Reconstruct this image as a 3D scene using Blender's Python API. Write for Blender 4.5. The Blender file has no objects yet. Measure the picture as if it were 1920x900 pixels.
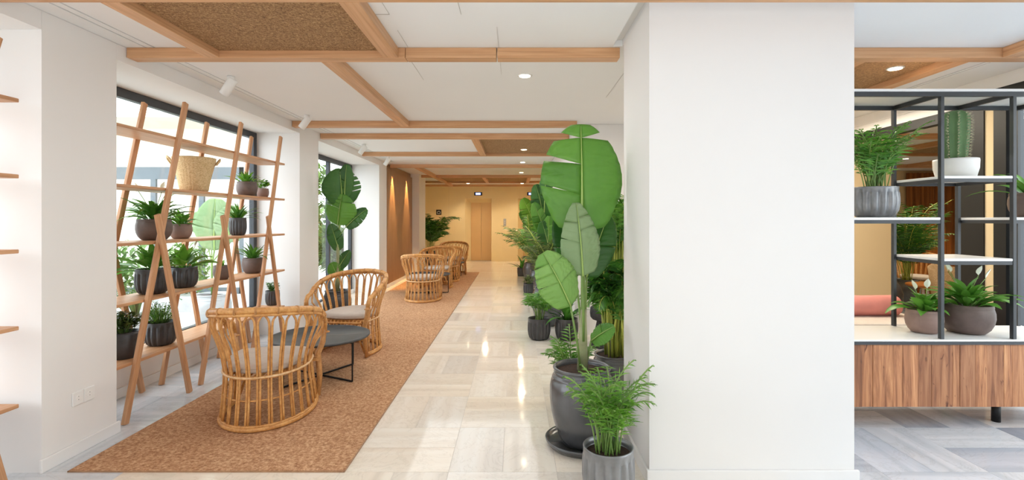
import bpy, math, random
from mathutils import Vector, Matrix
random.seed(7)
C = bpy.context.scene
COL = C.collection
PI = math.pi
H = 1.4; F = 950.0; VX = 966.0; VY = 412.0      # camera height, focal length in px, vanishing point (1920x900)

# ---------------------------------------------------------------- camera, world, exposure
cd = bpy.data.cameras.new('camera'); cam = bpy.data.objects.new('camera', cd); COL.objects.link(cam)
cam.location = (0, 0, H); cam.rotation_euler = (PI/2, 0, 0)
cd.sensor_width = 36; cd.lens = 36*F/1920; cd.shift_x = (960-VX)/1920; cd.shift_y = -(450-VY)/1920
cd.clip_start = .05; cd.clip_end = 300
C.camera = cam
w = bpy.data.worlds.new('sky'); C.world = w; w.use_nodes = True
nt = w.node_tree; bg = nt.nodes['Background']
tc = nt.nodes.new('ShaderNodeTexCoord'); ns = nt.nodes.new('ShaderNodeTexNoise'); ns.inputs['Scale'].default_value = 1.6
ns.inputs['Detail'].default_value = 3
cr = nt.nodes.new('ShaderNodeValToRGB'); cr.color_ramp.elements[0].color = (.80, .88, 1, 1); cr.color_ramp.elements[1].color = (1, .99, .96, 1)
nt.links.new(tc.outputs['Generated'], ns.inputs['Vector']); nt.links.new(ns.outputs['Fac'], cr.inputs['Fac'])
nt.links.new(cr.outputs['Color'], bg.inputs['Color']); bg.inputs['Strength'].default_value = 4.4
C.view_settings.view_transform = 'Standard'; C.view_settings.look = 'None'
C.view_settings.gamma = 1; C.view_settings.use_curve_mapping = False
C.view_settings.exposure = 0.35
try:
    C.cycles.max_bounces = 10; C.cycles.diffuse_bounces = 6; C.cycles.transparent_max_bounces = 12
    C.cycles.caustics_reflective = False; C.cycles.caustics_refractive = False
    C.cycles.sample_clamp_indirect = 8
    C.cycles.use_denoising = True
except Exception: pass

Rd_ = math.radians
def area(name, loc, rot, sx, sy, power, col):
    l = bpy.data.lights.new(name, 'AREA'); l.shape = 'RECTANGLE'; l.size = sx; l.size_y = sy; l.energy = power; l.color = col
    o = bpy.data.objects.new(name, l); COL.objects.link(o); o.location = loc; o.rotation_euler = rot; return o
DAY = (.93, .97, 1)
# added area fills with no fitting or window of their own
area('front_fill', (0, -4.2, 1.3), (Rd_(90+12), 0, 0), 6, 2.0, 27, (1, .94, .87))  # soft fill added in front of the closed front wall
area('ceiling_fill', (-.2, -1.2, .35), (PI, 0, 0), 4.5, 2.2, 80, (.95, .98, 1))  # unseen upward fill added low behind the camera to lift the ceiling
area('hall_fill', (-.65, 6.6, 2.485), (0, 0, 0), 2.0, 6.4, 46, (.95, .98, 1))  # broad panel added under the ceiling to brighten the deeper hall
area('lounge_fill', (3.0, 5.1, 2.47), (0, 0, 0), 1.2, 1.2, 42, (1, .88, .70))  # warm fill added under the ceiling to brighten the bay behind the shelf
area('lounge_fill', (7.5, 7.6, 2.47), (0, 0, 0), 2.5, 2.5, 60, (1, .82, .58))  # second added warm fill, for the deeper lounge

# ---------------------------------------------------------------- materials
M = {}
def new(name):
    m = bpy.data.materials.new(name); m.use_nodes = True; M[name] = m
    return m, m.node_tree, m.node_tree.nodes['Principled BSDF']
def N(t, k, **kw):
    n = t.nodes.new(k)
    for a, b in kw.items(): setattr(n, a, b)
    return n
def coords(t, scale=(1, 1, 1), world=False, rnd=True):
    tc = N(t, 'ShaderNodeTexCoord'); mp = N(t, 'ShaderNodeMapping'); mp.inputs['Scale'].default_value = scale
    if world:
        g = N(t, 'ShaderNodeNewGeometry'); t.links.new(g.outputs['Position'], mp.inputs['Vector'])
    elif rnd:
        oi = N(t, 'ShaderNodeObjectInfo'); mu = N(t, 'ShaderNodeMath', operation='MULTIPLY'); mu.inputs[1].default_value = 37
        ad = N(t, 'ShaderNodeVectorMath', operation='ADD')
        t.links.new(oi.outputs['Random'], mu.inputs[0]); t.links.new(tc.outputs['Object'], ad.inputs[0]); t.links.new(mu.outputs[0], ad.inputs[1])
        t.links.new(ad.outputs[0], mp.inputs['Vector'])
    else: t.links.new(tc.outputs['Object'], mp.inputs['Vector'])
    return mp.outputs['Vector']
def noise(t, vec, scale, detail=4, rough=.55, dist=0):
    n = N(t, 'ShaderNodeTexNoise'); n.inputs['Scale'].default_value = scale; n.inputs['Detail'].default_value = detail
    n.inputs['Roughness'].default_value = rough; n.inputs['Distortion'].default_value = dist
    t.links.new(vec, n.inputs['Vector']); return n.outputs['Fac']
def ramp(t, fac, stops):
    r = N(t, 'ShaderNodeValToRGB'); e = r.color_ramp.elements
    while len(e) < len(stops): e.new(.5)
    for k, (p, c) in enumerate(stops): e[k].position = p; e[k].color = (*c, 1)
    t.links.new(fac, r.inputs['Fac']); return r.outputs['Color']
def bump(t, b, h, strength, dist=.01):
    n = N(t, 'ShaderNodeBump'); n.inputs['Strength'].default_value = strength; n.inputs['Distance'].default_value = dist
    t.links.new(h, n.inputs['Height']); t.links.new(n.outputs['Normal'], b.inputs['Normal'])
def mixc(t, f, a, b, mode='MIX'):
    m = N(t, 'ShaderNodeMix', data_type='RGBA', blend_type=mode)
    if isinstance(f, (int, float)): m.inputs[0].default_value = f
    else: t.links.new(f, m.inputs[0])
    for i, v in ((6, a), (7, b)):
        if isinstance(v, tuple): m.inputs[i].default_value = (*v, 1)
        else: t.links.new(v, m.inputs[i])
    return m.outputs[2]
def lin(r, g, b):
    f = lambda c: (c/255/12.92) if c <= 10 else ((c/255+.055)/1.055)**2.4
    return (f(r), f(g), f(b))
def plain(name, c, rough=.6, metal=0, var=.06, scale=6, bmp=0, spec=.5):
    m, t, b = new(name)
    f = noise(t, coords(t), scale)
    d = tuple(x*(1-var) for x in c); u = tuple(min(1, x*(1+var)) for x in c)
    t.links.new(ramp(t, f, [(.3, d), (.7, u)]), b.inputs['Base Color'])
    b.inputs['Roughness'].default_value = rough; b.inputs['Metallic'].default_value = metal
    b.inputs['Specular IOR Level'].default_value = spec
    if bmp: bump(t, b, noise(t, coords(t), scale*8), bmp, .004)
    return m
def wood(name, c1, c2, sc=(1.5, 28, 28), rough=.45, bmp=.15):
    m, t, b = new(name)
    v = coords(t, sc); f = noise(t, v, 1.0, 6, .6, .6)
    g = noise(t, coords(t, (sc[0]*.6, sc[1]*4, sc[2]*4)), 1.0, 3)
    base = ramp(t, f, [(.32, c1), (.5, tuple((a+b2)/2 for a, b2 in zip(c1, c2))), (.68, c2)])
    fin = ramp(t, g, [(.35, (.86, .84, .82)), (.6, (1, 1, 1))])
    oi = N(t, 'ShaderNodeObjectInfo'); tone = ramp(t, oi.outputs['Random'], [(0, (.92, .92, .92)), (1, (1.0, 1.0, 1.0))])
    t.links.new(mixc(t, 1.0, mixc(t, 1.0, base, fin, 'MULTIPLY'), tone, 'MULTIPLY'), b.inputs['Base Color'])
    b.inputs['Roughness'].default_value = rough; bump(t, b, f, bmp, .003)
    return m
plain('wall_white', (.80, .79, .78), .75, var=.015, scale=1.2)
plain('ceiling_white', (.83, .845, .86), .8, var=.012, scale=1)
plain('beige_wall', lin(226, 205, 165), .7, var=.03, scale=2)
plain('cream_wall', lin(232, 212, 165), .6, var=.03, scale=2)
plain('slot_black', (.015, .015, .017), .6)
wood('beam_oak', lin(200, 150, 106), lin(222, 176, 134))
wood('shelf_oak', lin(188, 134, 92), lin(222, 174, 132), (2, 40, 40))
wood('walnut_panel', lin(158, 120, 88), lin(184, 144, 108), (28, 28, 1.2))
wood('orange_wood', lin(196, 118, 50), lin(214, 140, 70), (4, 30, 30))
plain('charcoal_metal', (.045, .048, .052), .42, .3, .1)
plain('black_metal', (.012, .013, .014), .45, .4, .1)
plain('window_grey', (.05, .056, .065), .45, .2, .08)
plain('facade_grey', lin(104, 114, 122), .5, .1, .05)
plain('facade_cream', lin(236, 232, 216), .8, 0, .03)
plain('white_plastic', (.82, .82, .81), .35, var=.01)
plain('white_board', (.84, .835, .82), .3, var=.02, scale=3)
plain('white_ceramic', (.78, .78, .76), .45, var=.03)
plain('cushion_beige', lin(200, 190, 180), .9, 0, .05, 20, .3)
plain('pink_velvet', lin(214, 138, 128), .85, 0, .08, 5, .2)
plain('soil', (.045, .022, .013), .95, 0, .5, 60, .9)
plain('dark_stone', (.028, .028, .03), .75, 0, .4, 40, .8)
plain('ground_grey', (.58, .58, .56), .8, 0, .08, 2)
plain('glazed_grey', (.125, .13, .138), .24, .4, .25, 5)
plain('silver_grey', (.23, .235, .245), .3, .4, .25, 8)
plain('matt_brown', lin(96, 80, 74), .55, 0, .2, 12, .15)
plain('matt_taupe', lin(138, 112, 102), .6, 0, .12, 12, .15)
plain('ribbed_dark', (.060, .060, .064), .36, .25, .3, 9)
plain('tabletop_slate', (.05, .056, .062), .42, 0, .25, 7)
plain('steel', (.45, .42, .38), .35, .6, .05)
plain('lift_door', lin(214, 176, 122), .4, .25, .03, 2)
plain('canvas_gold', lin(200, 130, 50), .85, 0, .12, 3)
plain('outdoor_jar', (.42, .43, .44), .4, .1, .15, 4)

def leafmat(name, c1, c2, rough=.38, trans=.22):
    m, t, b = new(name)
    g = N(t, 'ShaderNodeNewGeometry'); oi = N(t, 'ShaderNodeObjectInfo')
    ad = N(t, 'ShaderNodeMath', operation='ADD'); t.links.new(g.outputs['Random Per Island'], ad.inputs[0])
    f = noise(t, coords(t), 9, 3); t.links.new(f, ad.inputs[1])
    mu = N(t, 'ShaderNodeMath', operation='MULTIPLY'); mu.inputs[1].default_value = .5; t.links.new(ad.outputs[0], mu.inputs[0])
    c = ramp(t, mu.outputs[0], [(.2, c1), (.75, c2)])
    t.links.new(c, b.inputs['Base Color']); b.inputs['Roughness'].default_value = rough
    tr = N(t, 'ShaderNodeBsdfTranslucent'); t.links.new(mixc(t, 1.0, c, (1.0, 1.0, .55), 'MULTIPLY'), tr.inputs['Color'])
    mx = N(t, 'ShaderNodeMixShader'); mx.inputs[0].default_value = trans
    t.links.new(b.outputs[0], mx.inputs[1]); t.links.new(tr.outputs[0], mx.inputs[2])
    t.links.new(mx.outputs[0], t.nodes['Material Output'].inputs['Surface'])
    return m, t, b
leafmat('leaf_deep', (.016, .075, .012), (.08, .27, .035))
leafmat('leaf_mid', (.035, .15, .018), (.17, .42, .06))
leafmat('leaf_bright', (.06, .22, .02), (.24, .50, .07))
leafmat('leaf_olive', (.03, .07, .015), (.16, .22, .06))
leafmat('cane', (.22, .30, .04), (.62, .66, .14), .4, .05)
leafmat('stem_green', (.10, .20, .04), (.25, .40, .10), .4, .08)
leafmat('hedge', (.05, .13, .03), (.22, .36, .12), .6, .3)
leafmat('cactus_green', (.07, .15, .06), (.17, .30, .13), .6, 0)
plain('flower_white', (.75, .78, .62), .5, 0, .05)
plain('spine', (.62, .58, .42), .6, 0, .1)
def banana_mat(name, c1, c2):      # fine parallel side veins
    m, t, b = leafmat(name, c1, c2, .36, .25)
    wv = N(t, 'ShaderNodeTexWave'); wv.bands_direction = 'Y'; wv.inputs['Scale'].default_value = 26; wv.inputs['Distortion'].default_value = .6
    t.links.new(coords(t, rnd=False), wv.inputs['Vector']); bump(t, b, wv.outputs['Fac'], .35, .004)
banana_mat('banana_green', (.09, .28, .03), (.17, .42, .06))
banana_mat('banana_pale', (.24, .38, .17), (.33, .47, .24))
banana_mat('banana_lime', (.20, .42, .08), (.30, .54, .14))
banana_mat('banana_dark', (.03, .12, .02), (.07, .22, .04))
plain('banana_trunk', (.30, .33, .17), .5, 0, .35, 7)
plain('midrib', (.36, .52, .14), .4, 0, .1)

def rattan(name, c1, c2, rough=.38):
    m, t, b = new(name)
    f = noise(t, coords(t), 14, 3); g = noise(t, coords(t, (60, 60, 60)), 1, 2)
    c = ramp(t, f, [(.3, c1), (.7, c2)])
    t.links.new(mixc(t, 1.0, c, ramp(t, g, [(.3, (.8, .74, .66)), (.55, (1, 1, 1))]), 'MULTIPLY'), b.inputs['Base Color'])
    b.inputs['Roughness'].default_value = rough
rattan('rattan', lin(188, 128, 66), lin(226, 174, 108))
rattan('rattan_wrap', lin(178, 126, 72), lin(210, 158, 100))
rattan('rattan_pale', lin(214, 172, 122), lin(238, 206, 164))
def weave(name, c1, c2, c3, sx, sy, world=True, bmp=.9, rough=.85, fine=1.0):
    m, t, b = new(name)
    a = noise(t, coords(t, (sx, sy, sx), world, False), 1, 3, .7, 1.0)
    d = noise(t, coords(t, (sy*.7, sx*1.3, sx), world, False), 1, 3, .7, 1.0)
    mx = N(t, 'ShaderNodeMath', operation='MULTIPLY'); t.links.new(a, mx.inputs[0]); t.links.new(d, mx.inputs[1])
    c = ramp(t, mx.outputs[0], [(.13, c1), (.25, c2), (.38, c3)])
    t.links.new(c, b.inputs['Base Color']); b.inputs['Roughness'].default_value = rough; bump(t, b, mx.outputs[0], bmp, .01)
weave('seagrass', lin(92, 62, 38), lin(160, 122, 82), lin(206, 172, 126), 45, 160)
weave('basket_straw', lin(176, 140, 92), lin(226, 196, 146), lin(246, 226, 188), 160, 60, False)
weave('woven_cream', lin(150, 112, 72), lin(214, 184, 142), lin(236, 214, 180), 120, 120, False)
# coir carpet: tight two-tone loops
m, t, b = new('coir')
v = coords(t, (1, 1, 1), True)
vo = N(t, 'ShaderNodeTexVoronoi'); vo.inputs['Scale'].default_value = 130; t.links.new(v, vo.inputs['Vector'])
f2 = noise(t, v, 60, 3, .7); f3 = noise(t, v, 1.3, 2)
c = ramp(t, f2, [(.32, lin(150, 106, 76)), (.5, lin(190, 146, 110)), (.68, lin(222, 184, 148))])
c = mixc(t, 1.0, c, ramp(t, f3, [(.3, (.9, .9, .9)), (.7, (1, 1, 1))]), 'MULTIPLY')
t.links.new(c, b.inputs['Base Color']); b.inputs['Roughness'].default_value = .95; b.inputs['Specular IOR Level'].default_value = .15
bump(t, b, vo.outputs['Distance'], .5, .004)
# polished marble tiles; grain runs along each tile's own X axis
def marble(name, tones, rough=.07):
    m, t, b = new(name)
    f = noise(t, coords(t, (.5, 7, 1)), 1, 3, .5, .6)
    vn = noise(t, coords(t, (2.2, 3.4, 1)), 1.2, 6, .65, 2.4)
    oi = N(t, 'ShaderNodeObjectInfo')
    cc = ramp(t, f, [(.28, tones[0]), (.45, tones[1]), (.62, tones[2]), (.8, tones[1])])
    cc = mixc(t, 1.0, cc, ramp(t, vn, [(.47, (1, 1, 1)), (.495, (.90, .89, .88)), (.52, (1, 1, 1))]), 'MULTIPLY')
    tone = ramp(t, oi.outputs['Random'], tones[3])
    t.links.new(mixc(t, 1.0, cc, tone, 'MULTIPLY'), b.inputs['Base Color'])
    b.inputs['Roughness'].default_value = rough; b.inputs['Specular IOR Level'].default_value = .55
marble('marble_cream', (lin(222, 215, 206), lin(236, 230, 221), lin(242, 239, 233), [(0, (.80, .795, .79)), (.25, (.98, .93, .86)), (.5, (.92, .92, .92)), (.75, (1, .96, .90)), (1, (1, 1, 1))]))
marble('marble_grey', (lin(196, 202, 210), lin(214, 219, 225), lin(232, 234, 238), [(0, (.40, .43, .48)), (.3, (.62, .65, .70)), (.55, (.9, .9, .9)), (.8, (1, .97, .94)), (1, (.72, .76, .82))]))
marble('marble_mist', (lin(176, 184, 190), lin(206, 211, 216), lin(226, 228, 230), [(0, (.85, .87, .9)), (1, (1, 1, 1))]), .15)
plain('grout', (.55, .52, .48), .6)
# reclaimed planks
m, t, b = new('reclaimed')
f = noise(t, coords(t, (34, 34, 2.2)), 1, 6, .62, .8); oi = N(t, 'ShaderNodeObjectInfo')
kn = noise(t, coords(t, (14, 14, 5)), 1, 3, .6, 1.5)
cc = ramp(t, f, [(.3, lin(120, 74, 48)), (.5, lin(176, 122, 84)), (.7, lin(212, 160, 116))])
cc = mixc(t, 1.0, cc, ramp(t, oi.outputs['Random'], [(0, (.66, .58, .54)), (.3, (.95, .88, .8)), (.6, (1, .93, .86)), (.8, (.82, .74, .68)), (1, (1, 1, 1))]), 'MULTIPLY')
cc = mixc(t, 1.0, cc, ramp(t, kn, [(.27, (.3, .22, .18)), (.33, (1, 1, 1))]), 'MULTIPLY')
t.links.new(cc, b.inputs['Base Color']); b.inputs['Roughness'].default_value = .6; bump(t, b, f, .4, .004)
# curtain
m, t, b = new('curtain'); t.links.new(ramp(t, noise(t, coords(t, (14, 14, .5)), 1, 3), [(.3, lin(112, 66, 26)), (.7, lin(176, 112, 52))]), b.inputs['Base Color']); b.inputs['Roughness'].default_value = .8
# window glass: thin pane, clear with a fresnel reflection
m, t, b = new('glass')
tr = N(t, 'ShaderNodeBsdfTransparent'); tr.inputs['Color'].default_value = (.95, .97, .965, 1)
gl = N(t, 'ShaderNodeBsdfGlossy'); gl.inputs['Roughness'].default_value = .02
lw = N(t, 'ShaderNodeLayerWeight'); lw.inputs['Blend'].default_value = .5; pw = N(t, 'ShaderNodeMath', operation='POWER'); pw.inputs[1].default_value = 5
fr = N(t, 'ShaderNodeMath', operation='MULTIPLY_ADD'); fr.inputs[1].default_value = .8; fr.inputs[2].default_value = .03; mx = N(t, 'ShaderNodeMixShader')
t.links.new(lw.outputs['Facing'], pw.inputs[0]); t.links.new(pw.outputs[0], fr.inputs[0])
t.links.new(fr.outputs[0], mx.inputs[0]); t.links.new(tr.outputs[0], mx.inputs[1]); t.links.new(gl.outputs[0], mx.inputs[2])
t.links.new(mx.outputs[0], t.nodes['Material Output'].inputs['Surface'])
def emit(name, c, s):
    m, t, b = new(name); b.inputs['Base Color'].default_value = (*c, 1); b.inputs['Emission Color'].default_value = (*c, 1)
    b.inputs['Emission Strength'].default_value = s
emit('lamp_glow', (1, .84, .58), 14); emit('screen_blue', (.25, .35, .9), 1.6); emit('screen_white', (.85, .88, 1), 3)

# ---------------------------------------------------------------- mesh helpers
class MB:
    def __init__(s): s.v = []; s.f = []
    def box(s, x0, x1, y0, y1, z0, z1):
        b = len(s.v)
        s.v += [(x0,y0,z0),(x1,y0,z0),(x1,y1,z0),(x0,y1,z0),(x0,y0,z1),(x1,y0,z1),(x1,y1,z1),(x0,y1,z1)]
        s.f += [(b,b+3,b+2,b+1),(b+4,b+5,b+6,b+7),(b,b+1,b+5,b+4),(b+1,b+2,b+6,b+5),(b+2,b+3,b+7,b+6),(b+3,b,b+4,b+7)]
        return s
    def tube(s, pts, r, sides=8, closed=False, caps=True, flat=1.0):
        pts = [Vector(p) for p in pts]; n = len(pts); b = len(s.v)
        rs = r if isinstance(r, (list, tuple)) else [r]*n
        up = None
        for i, p in enumerate(pts):
            a = pts[(i-1) % n] if (closed or i > 0) else p; c = pts[(i+1) % n] if (closed or i < n-1) else p
            d = (c-a).normalized() if (c-a).length > 1e-9 else Vector((0, 0, 1))
            if up is None:
                up = Vector((0, 0, 1)) if abs(d.z) < .9 else Vector((1, 0, 0))
            up = up - d*up.dot(d)
            if up.length < 1e-6: up = d.orthogonal()
            up.normalize(); sd = d.cross(up)
            for k in range(sides):
                th = 2*PI*k/sides; s.v.append(tuple(p + sd*(math.cos(th)*rs[i]) + up*(math.sin(th)*rs[i]*flat)))
        m = n if closed else n-1
        for i in range(m):
            j = (i+1) % n
            for k in range(sides):
                k2 = (k+1) % sides
                s.f.append((b+i*sides+k, b+i*sides+k2, b+j*sides+k2, b+j*sides+k))
        if caps and not closed:
            s.f.append(tuple(b+k for k in reversed(range(sides)))); s.f.append(tuple(b+(n-1)*sides+k for k in range(sides)))
        return s
    def lathe(s, prof, n=32, rf=None, cx=0, cy=0):
        b = len(s.v); m = len(prof)
        for (r, z) in prof:
            for k in range(n):
                th = 2*PI*k/n; q = r*(rf(th, z) if rf else 1)
                s.v.append((cx+q*math.cos(th), cy+q*math.sin(th), z))
        for i in range(m-1):
            for k in range(n):
                k2 = (k+1) % n
                s.f.append((b+i*n+k, b+i*n+k2, b+(i+1)*n+k2, b+(i+1)*n+k))
        s.f.append(tuple(b+k for k in reversed(range(n)))); s.f.append(tuple(b+(m-1)*n+k for k in range(n)))
        return s
    def blade(s, base, az, el, L, W, droop, seg=6, fold=.25, prof=None, roll=0, stalk=0):
        """one arching leaf"""
        p = Vector(base); b = len(s.v); ds = L/seg
        side = Vector((-math.sin(az), math.cos(az), 0))
        for i in range(seg+1):
            tt = i/seg; e = el - droop*tt**1.3
            d = Vector((math.cos(az)*math.cos(e), math.sin(az)*math.cos(e), math.sin(e)))
            n = side.cross(d)*-1
            u = max(0, (tt-stalk)/(1-stalk)) if tt > stalk else 0
            wd = (W/2)*(prof(u) if prof else math.sin(PI*min(1, u**.85*.93+.07))**.9) if tt > stalk else W*.04
            if i == seg: wd = W*.01
            sd = (side*math.cos(roll)+n*math.sin(roll))
            s.v += [tuple(p - sd*wd + n*(wd*fold)), tuple(p), tuple(p + sd*wd + n*(wd*fold))]
            p = p + d*ds
        for i in range(seg):
            a = b+3*i
            s.f += [(a, a+1, a+4, a+3), (a+1, a+2, a+5, a+4)]
        return s
    def build(s, name, mat, parent=None, smooth=False, kind=None, bevel=0, label=None):
        me = bpy.data.meshes.new(name); me.from_pydata(s.v, [], s.f); me.update()
        o = bpy.data.objects.new(name, me); COL.objects.link(o)
        if mat: me.materials.append(M[mat])
        if smooth:
            for p in me.polygons: p.use_smooth = True
        if bevel:
            md = o.modifiers.new('bevel', 'BEVEL'); md.width = bevel; md.segments = 2; md.limit_method = 'ANGLE'; md.angle_limit = 1.0
        if parent: o.parent = parent
        if kind: o['kind'] = kind
        if label: o['label'] = label
        return o
def box(name, mat, x0, x1, y0, y1, z0, z1, parent=None, **k): return MB().box(x0, x1, y0, y1, z0, z1).build(name, mat, parent, **k)
def lbox(name, mat, x0, x1, y0, y1, z0, z1, parent=None, axis='X', **k):
    """box with a local origin at its centre and its long side on local X (wood grain runs along it)"""
    c = ((x0+x1)/2, (y0+y1)/2, (z0+z1)/2); dx, dy, dz = (x1-x0)/2, (y1-y0)/2, (z1-z0)/2
    if axis == 'Y': o = MB().box(-dy, dy, -dx, dx, -dz, dz).build(name, mat, parent, **k); o.rotation_euler = (0, 0, PI/2)
    else: o = MB().box(-dx, dx, -dy, dy, -dz, dz).build(name, mat, parent, **k)
    o.location = c; return o
def bar(name, mat, p0, p1, w, h, parent=None, side=Vector((1, 0, 0)), **k):
    """straight bar p0->p1: size w along `side`, h across"""
    p0, p1 = Vector(p0), Vector(p1); d = p1-p0; L = d.length; x = d.normalized(); y = (side - x*side.dot(x)).normalized(); z = x.cross(y)
    o = MB().box(0, L, -w/2, w/2, -h/2, h/2).build(name, mat, parent, **k)
    o.matrix_basis = Matrix.Translation(p0) @ Matrix((x, y, z)).transposed().to_4x4(); return o
def thing(name, label, cat, loc=(0, 0, 0), rz=0, group=None):
    o = bpy.data.objects.new(name, None); COL.objects.link(o); o.empty_display_size = .1
    o.location = loc; o.rotation_euler = (0, 0, rz); o['label'] = label; o['category'] = cat
    if group: o['group'] = group
    return o
def tag(o, label, cat, group=None):
    o['label'] = label; o['category'] = cat
    if group: o['group'] = group
    return o
def struct(o): o['kind'] = 'structure'; return o
def dup(root, loc, rz=0, label=None):
    r = root.copy(); COL.objects.link(r); r.location = loc; r.rotation_euler = (0, 0, rz)
    if label: r['label'] = label
    for ch in list(root.children):
        c = ch.copy(); COL.objects.link(c); c.parent = r
        for g in ch.children:
            d = g.copy(); COL.objects.link(d); d.parent = c
    return r
def Wpx(px, d): return (px-VX)*d/F
def Zpx(py, d): return H-(py-VY)*d/F

ZC = 2.56; ZS = 2.453; ZB = 2.491; XL = -2.62; XW = -3.14
# ================================================================= FLOOR
fl = struct(box('floor', 'grout', -3.3, 12, -4.5, 17.3, -.12, -.0015))
far = MB()
cells = [(2.2, 11.3)]
def tile_mesh(nm, m): return MB().box(-.2992, .2992, -.1492, .1492, -.012, 0).build(nm, m).data
tm = {}
for mn in ('marble_cream', 'marble_grey', 'marble_mist'):
    me = bpy.data.meshes.new('tile'); q = MB().box(-.2990, .2990, -.1490, .1490, -.012, 0)
    me.from_pydata(q.v, [], q.f); me.materials.append(M[mn]); tm[mn] = me
def put_tile(cx, cy, rot, mn):
    o = bpy.data.objects.new('tile', tm[mn]); COL.objects.link(o); o.parent = fl; o.location = (cx, cy, 0)
    o.rotation_euler = (0, 0, (PI/2 if rot else 0) + PI*random.randint(0, 1))
xb, yb = -.37, 2.812
grp = {}
for i in range(-5, 19):
    for j in range(-12, 25):
        x0 = xb+.6*i; y0 = yb+.6*j; cx, cy = x0+.3, y0+.3
        if cx > 11.9 or cy > 17.2 or cy < -4.2: continue
        rot = (i+j) % 2 == 0
        mn = 'marble_cream'
        if cx > 1.55: mn = 'marble_grey'
        if cx < -2.3 and cy < 7: mn = 'marble_mist'
        one = (-1.0 < cx < 1.5 and 2 < cy < 10.6) or (cx < -2.3 and 2 < cy < 6.6) or (1.5 < cx < 4.1 and 2.2 < cy < 5.2)
        for k in (-.15, .15):
            tx, ty = (cx+k, cy) if rot else (cx, cy+k)
            if one: put_tile(tx, ty, rot, mn)
            else:
                hx, hy = (.149, .299) if rot else (.299, .149)
                grp.setdefault(mn, MB()).box(tx-hx, tx+hx, ty-hy, ty+hy, -.012, 0)
for mn, q in grp.items(): q.build('tile_field', mn, fl, kind='stuff')

# ================================================================= CEILING
def grid(rx, ry, holes, z0, z1):
    xs = sorted({rx[0], rx[1], *[h[0] for h in holes], *[h[1] for h in holes]}); ys = sorted({ry[0], ry[1], *[h[2] for h in holes], *[h[3] for h in holes]})
    q = MB()
    for i in range(len(xs)-1):
        run = None
        for j in range(len(ys)-1):
            mx, my = (xs[i]+xs[i+1])/2, (ys[j]+ys[j+1])/2
            if any(h[0] < mx < h[1] and h[2] < my < h[3] for h in holes):
                if run: q.box(xs[i], xs[i+1], run[0], run[1], z0, z1); run = None
            else: run = (run[0] if run else ys[j], ys[j+1])
        if run: q.box(xs[i], xs[i+1], run[0], run[1], z0, z1)
    return q
holes = [(-2.495, -2.481, -4.4, 10.2), (-2.437, -2.423, -4.4, 10.2), (3.455, 3.468, -4.4, 6.1), (3.495, 3.508, -4.4, 6.1), (.655, .7165, -4.4, 3.387), (3.99, 12, -4.5, 4.235)]
ce = struct(grid((-3.3, 12), (-4.5, 17.3), holes, ZC, ZC+.04).build('ceiling', 'ceiling_white'))
box('plenum', 'slot_black', -2.52, -2.40, -4.4, 10.3, ZC+.041, ZC+.05, ce)
box('plenum', 'slot_black', 3.43, 3.53, -4.4, 6.2, ZC+.041, ZC+.05, ce)
box('plenum', 'wall_white', .64, .73, -4.4, 3.42, ZC+.041, ZC+.05, ce)
struct(grid((-3.3, 12), (-4.5, 17.3), [(3.99, 12, -4.5, 4.235)], ZC+.06, ZC+.16).build('trim_1', 'ceiling_white'))
struct(box('wall_front', 'wall_white', -3.3, 3.99, -4.5, -4.35, -.002, ZC-.002))
struct(box('wall_front', 'wall_white', -3.3, -2.62, -4.349, -.401, -.002, ZC-.002)); struct(box('wall_front', 'wall_white', 3.86, 3.985, -4.349, -.501, -.002, ZC-.002))
def beamx(x0, x1, y, d=.10): return lbox('beam', 'beam_oak', x0, x1, y, y+d, ZB, ZC-.0005, ce, 'X', bevel=.003)
def beamy(x0, x1, y0, y1): return lbox('beam', 'beam_oak', x0, x1, y0, y1, ZB+.0004, ZC-.0005, ce, 'Y', bevel=.003)
for y in (1.5, 2.447):
    beamx(XL, 3.8, y)
for a, b_ in ((XL+.003, -.742), (-.739, -.127), (-.121, .705), (1.815, 3.8)):   # front beam is jointed
    beamx(a, b_, 3.41)
beamx(XL+.003, .725, 5.94); beamx(1.81, 3.86, 5.94)
for y in (6.80, 8.65, 10.6):
    beamx(XL+.003, .725, y, .09); beamx(4.6, 11, y, .09)
for y in (13.1, 15.1, 16.6): beamx(-3.0, 1.45, y, .09)
beamy(-2.088, -1.992, 2.547, 3.41); beamy(-.89, -.787, 2.547, 3.41)
beamy(-1.345, -1.245, 3.51, 5.94); beamy(-.60, -.497, 6.89, 8.65)
beamy(-2.14, -2.04, 10.69, 16.6); beamy(-.87, -.78, 13.19, 15.1); beamy(.32, .41, 13.19, 15.1)
beamy(3.28, 3.38, 2.547, 3.41); beamy(3.04, 3.145, 3.51, 5.94); beamy(2.33, 2.43, 3.51, 5.94)
beamy(6.2, 6.3, 6.89, 8.65); beamy(8.2, 8.3, 8.74, 10.6)
def panel(x0, x1, y0, y1): box('woven_panel', 'seagrass', x0, x1, y0, y1, ZC-.022, ZC-.001, ce)
panel(-1.99, -.892, 2.549, 3.408); panel(-.495, .72, 6.892, 8.648); panel(2.432, 3.038, 3.512, 5.938)
panel(-2.03, -.872, 13.192, 15.098); panel(-.778, .318, 13.192, 15.098); panel(6.302, 8.2, 6.892, 8.648)
def seam(p, q): bar('seam', 'steel', (*p, ZC-.0006), (*q, ZC-.0006), .004, .001, ce, Vector((0, 0, 1)))
seam((-.71, 2.56), (-.71, 2.86)); seam((-.305, 2.56), (-.305, 2.86)); seam((-.11, 3.05), (-.11, 4.05))
seam((-.72, 3.1), (-.72, 3.4)); seam((-.76, 3.6), (-.76, 4.2)); seam((.86, 3.6), (.86, 4.8))
seam((-1.2, 2.86), (-.71, 2.86))

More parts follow.
